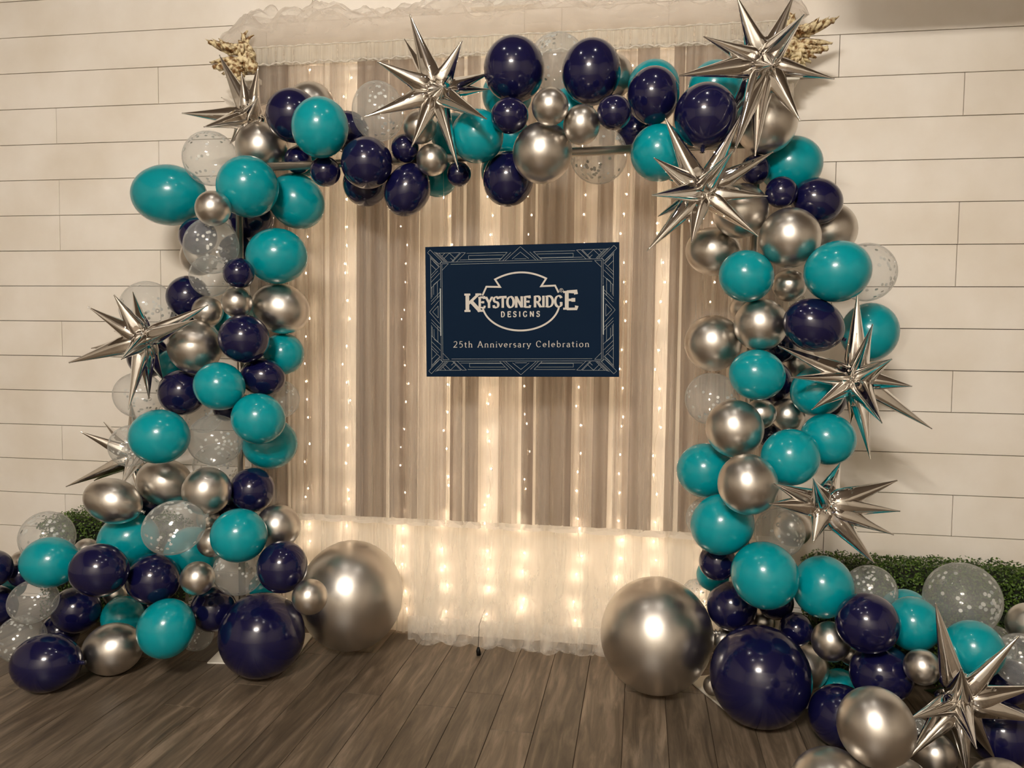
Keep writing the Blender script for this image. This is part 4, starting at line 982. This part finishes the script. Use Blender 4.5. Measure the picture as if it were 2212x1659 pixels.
bracket(.68, 2.87, -1, 'cream carved winged bracket on the wall behind the highest starburst', True)

# ------------------------------------------------------------------ white panel on the wall
pn = empty('wall_panel', (-.73, 0, 3.226)); tag(pn, 'white framed panel on the wall above the tulle, only its bottom edge showing', 'wall panel')
mb = MB(); mb.box((-.152, -.030, .012), (.152, -.001, .62)); bevel(mb.build('panel_face', m_white_metal, pn), .003)
mb = MB(); mb.box((-.165, -.042, 0), (.165, -.001, .0118)); bevel(mb.build('bottom_rail', m_white_metal, pn), .002)

# ------------------------------------------------------------------ boxwood hedges
def hedge(x0, x1, h, y0, y1, lb, seed, n):
    rng = random.Random(seed)
    ms = []
    for i, c in enumerate(((58, 84, 26), (84, 112, 38), (36, 56, 20))):
        m = mat('boxwood_leaf', lin(c), .5); ms.append(m)
    t = empty('boxwood_hedge', ((x0 + x1) / 2, (y0 + y1) / 2, 0)); tag(t, lb, 'hedge', 'artificial boxwood hedges by the wall')
    cx, cy = t.location.x, t.location.y
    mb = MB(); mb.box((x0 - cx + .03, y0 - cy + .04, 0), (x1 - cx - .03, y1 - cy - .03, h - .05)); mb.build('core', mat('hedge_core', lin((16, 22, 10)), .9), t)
    mb = MB(); mi = []
    W, D = x1 - x0, y1 - y0
    for _ in range(n):
        r = rng.random(); lump = lambda a, b_: .018 * mnoise.noise((a * 9, b_ * 9, seed)) + .010 * mnoise.noise((a * 24, b_ * 24, seed))
        if r < .55: p = Vector((rng.uniform(x0, x1), y0, rng.uniform(0.01, h))); nrm = Vector((0, -1, 0)); p.y += -lump(p.x, p.z) + rng.uniform(0, .03)
        elif r < .85: p = Vector((rng.uniform(x0, x1), rng.uniform(y0, y1), h)); nrm = Vector((0, 0, 1)); p.z += lump(p.x, p.y) * 1.3 + rng.uniform(-.03, .008)
        else: sd = rng.choice((0, 1)); p = Vector((x0 if sd == 0 else x1, rng.uniform(y0, y1), rng.uniform(.01, h))); nrm = Vector((-1 if sd == 0 else 1, 0, 0)); p.x += nrm.x * lump(p.y, p.z)
        # rounded arrises
        e = .045
        for ax, lo, hi in ((0, x0, x1), (1, y0, y1)):
            if p[ax] > hi - e and p.z > h - e: p.z -= (p[ax] - (hi - e)) * .55
            if p[ax] < lo + e and p.z > h - e: p.z -= ((lo + e) - p[ax]) * .55
        nn = (nrm + Vector((rng.gauss(0, .6), rng.gauss(0, .6), rng.gauss(0, .6)))).normalized()
        u = nn.orthogonal().normalized(); u.rotate(Quaternion(nn, rng.uniform(0, 6.28))); w = nn.cross(u)
        l, b_ = rng.uniform(.008, .014), rng.uniform(.004, .0065)
        q = p - Vector((cx, cy, 0)); i = len(mb.v)
        if q.z < .004: q.z = .004
        mb.v += [tuple(q - u * l * .2), tuple(q + u * l * .35 + w * b_ + nn * .0015), tuple(q + u * l), tuple(q + u * l * .35 - w * b_ + nn * .0015)]
        mb.f += [(i, i + 1, i + 2), (i, i + 2, i + 3)]; k = rng.choice((0, 0, 1, 1, 2)); mi += [k, k]
    me = mb.mesh('foliage', ms[0])
    for m in ms[1:]: me.materials.append(m)
    me.polygons.foreach_set('material_index', mi)
    link('foliage', me, t)
hedge(.80, 1.80, .535, -.33, -.05, 'long clipped boxwood hedge at the wall behind the right floor pile', 1, 15000)
hedge(-3.18, -2.45, .565, -.33, -.05, 'clipped boxwood hedge at the wall, peeping out behind the left floor pile', 2, 8000)
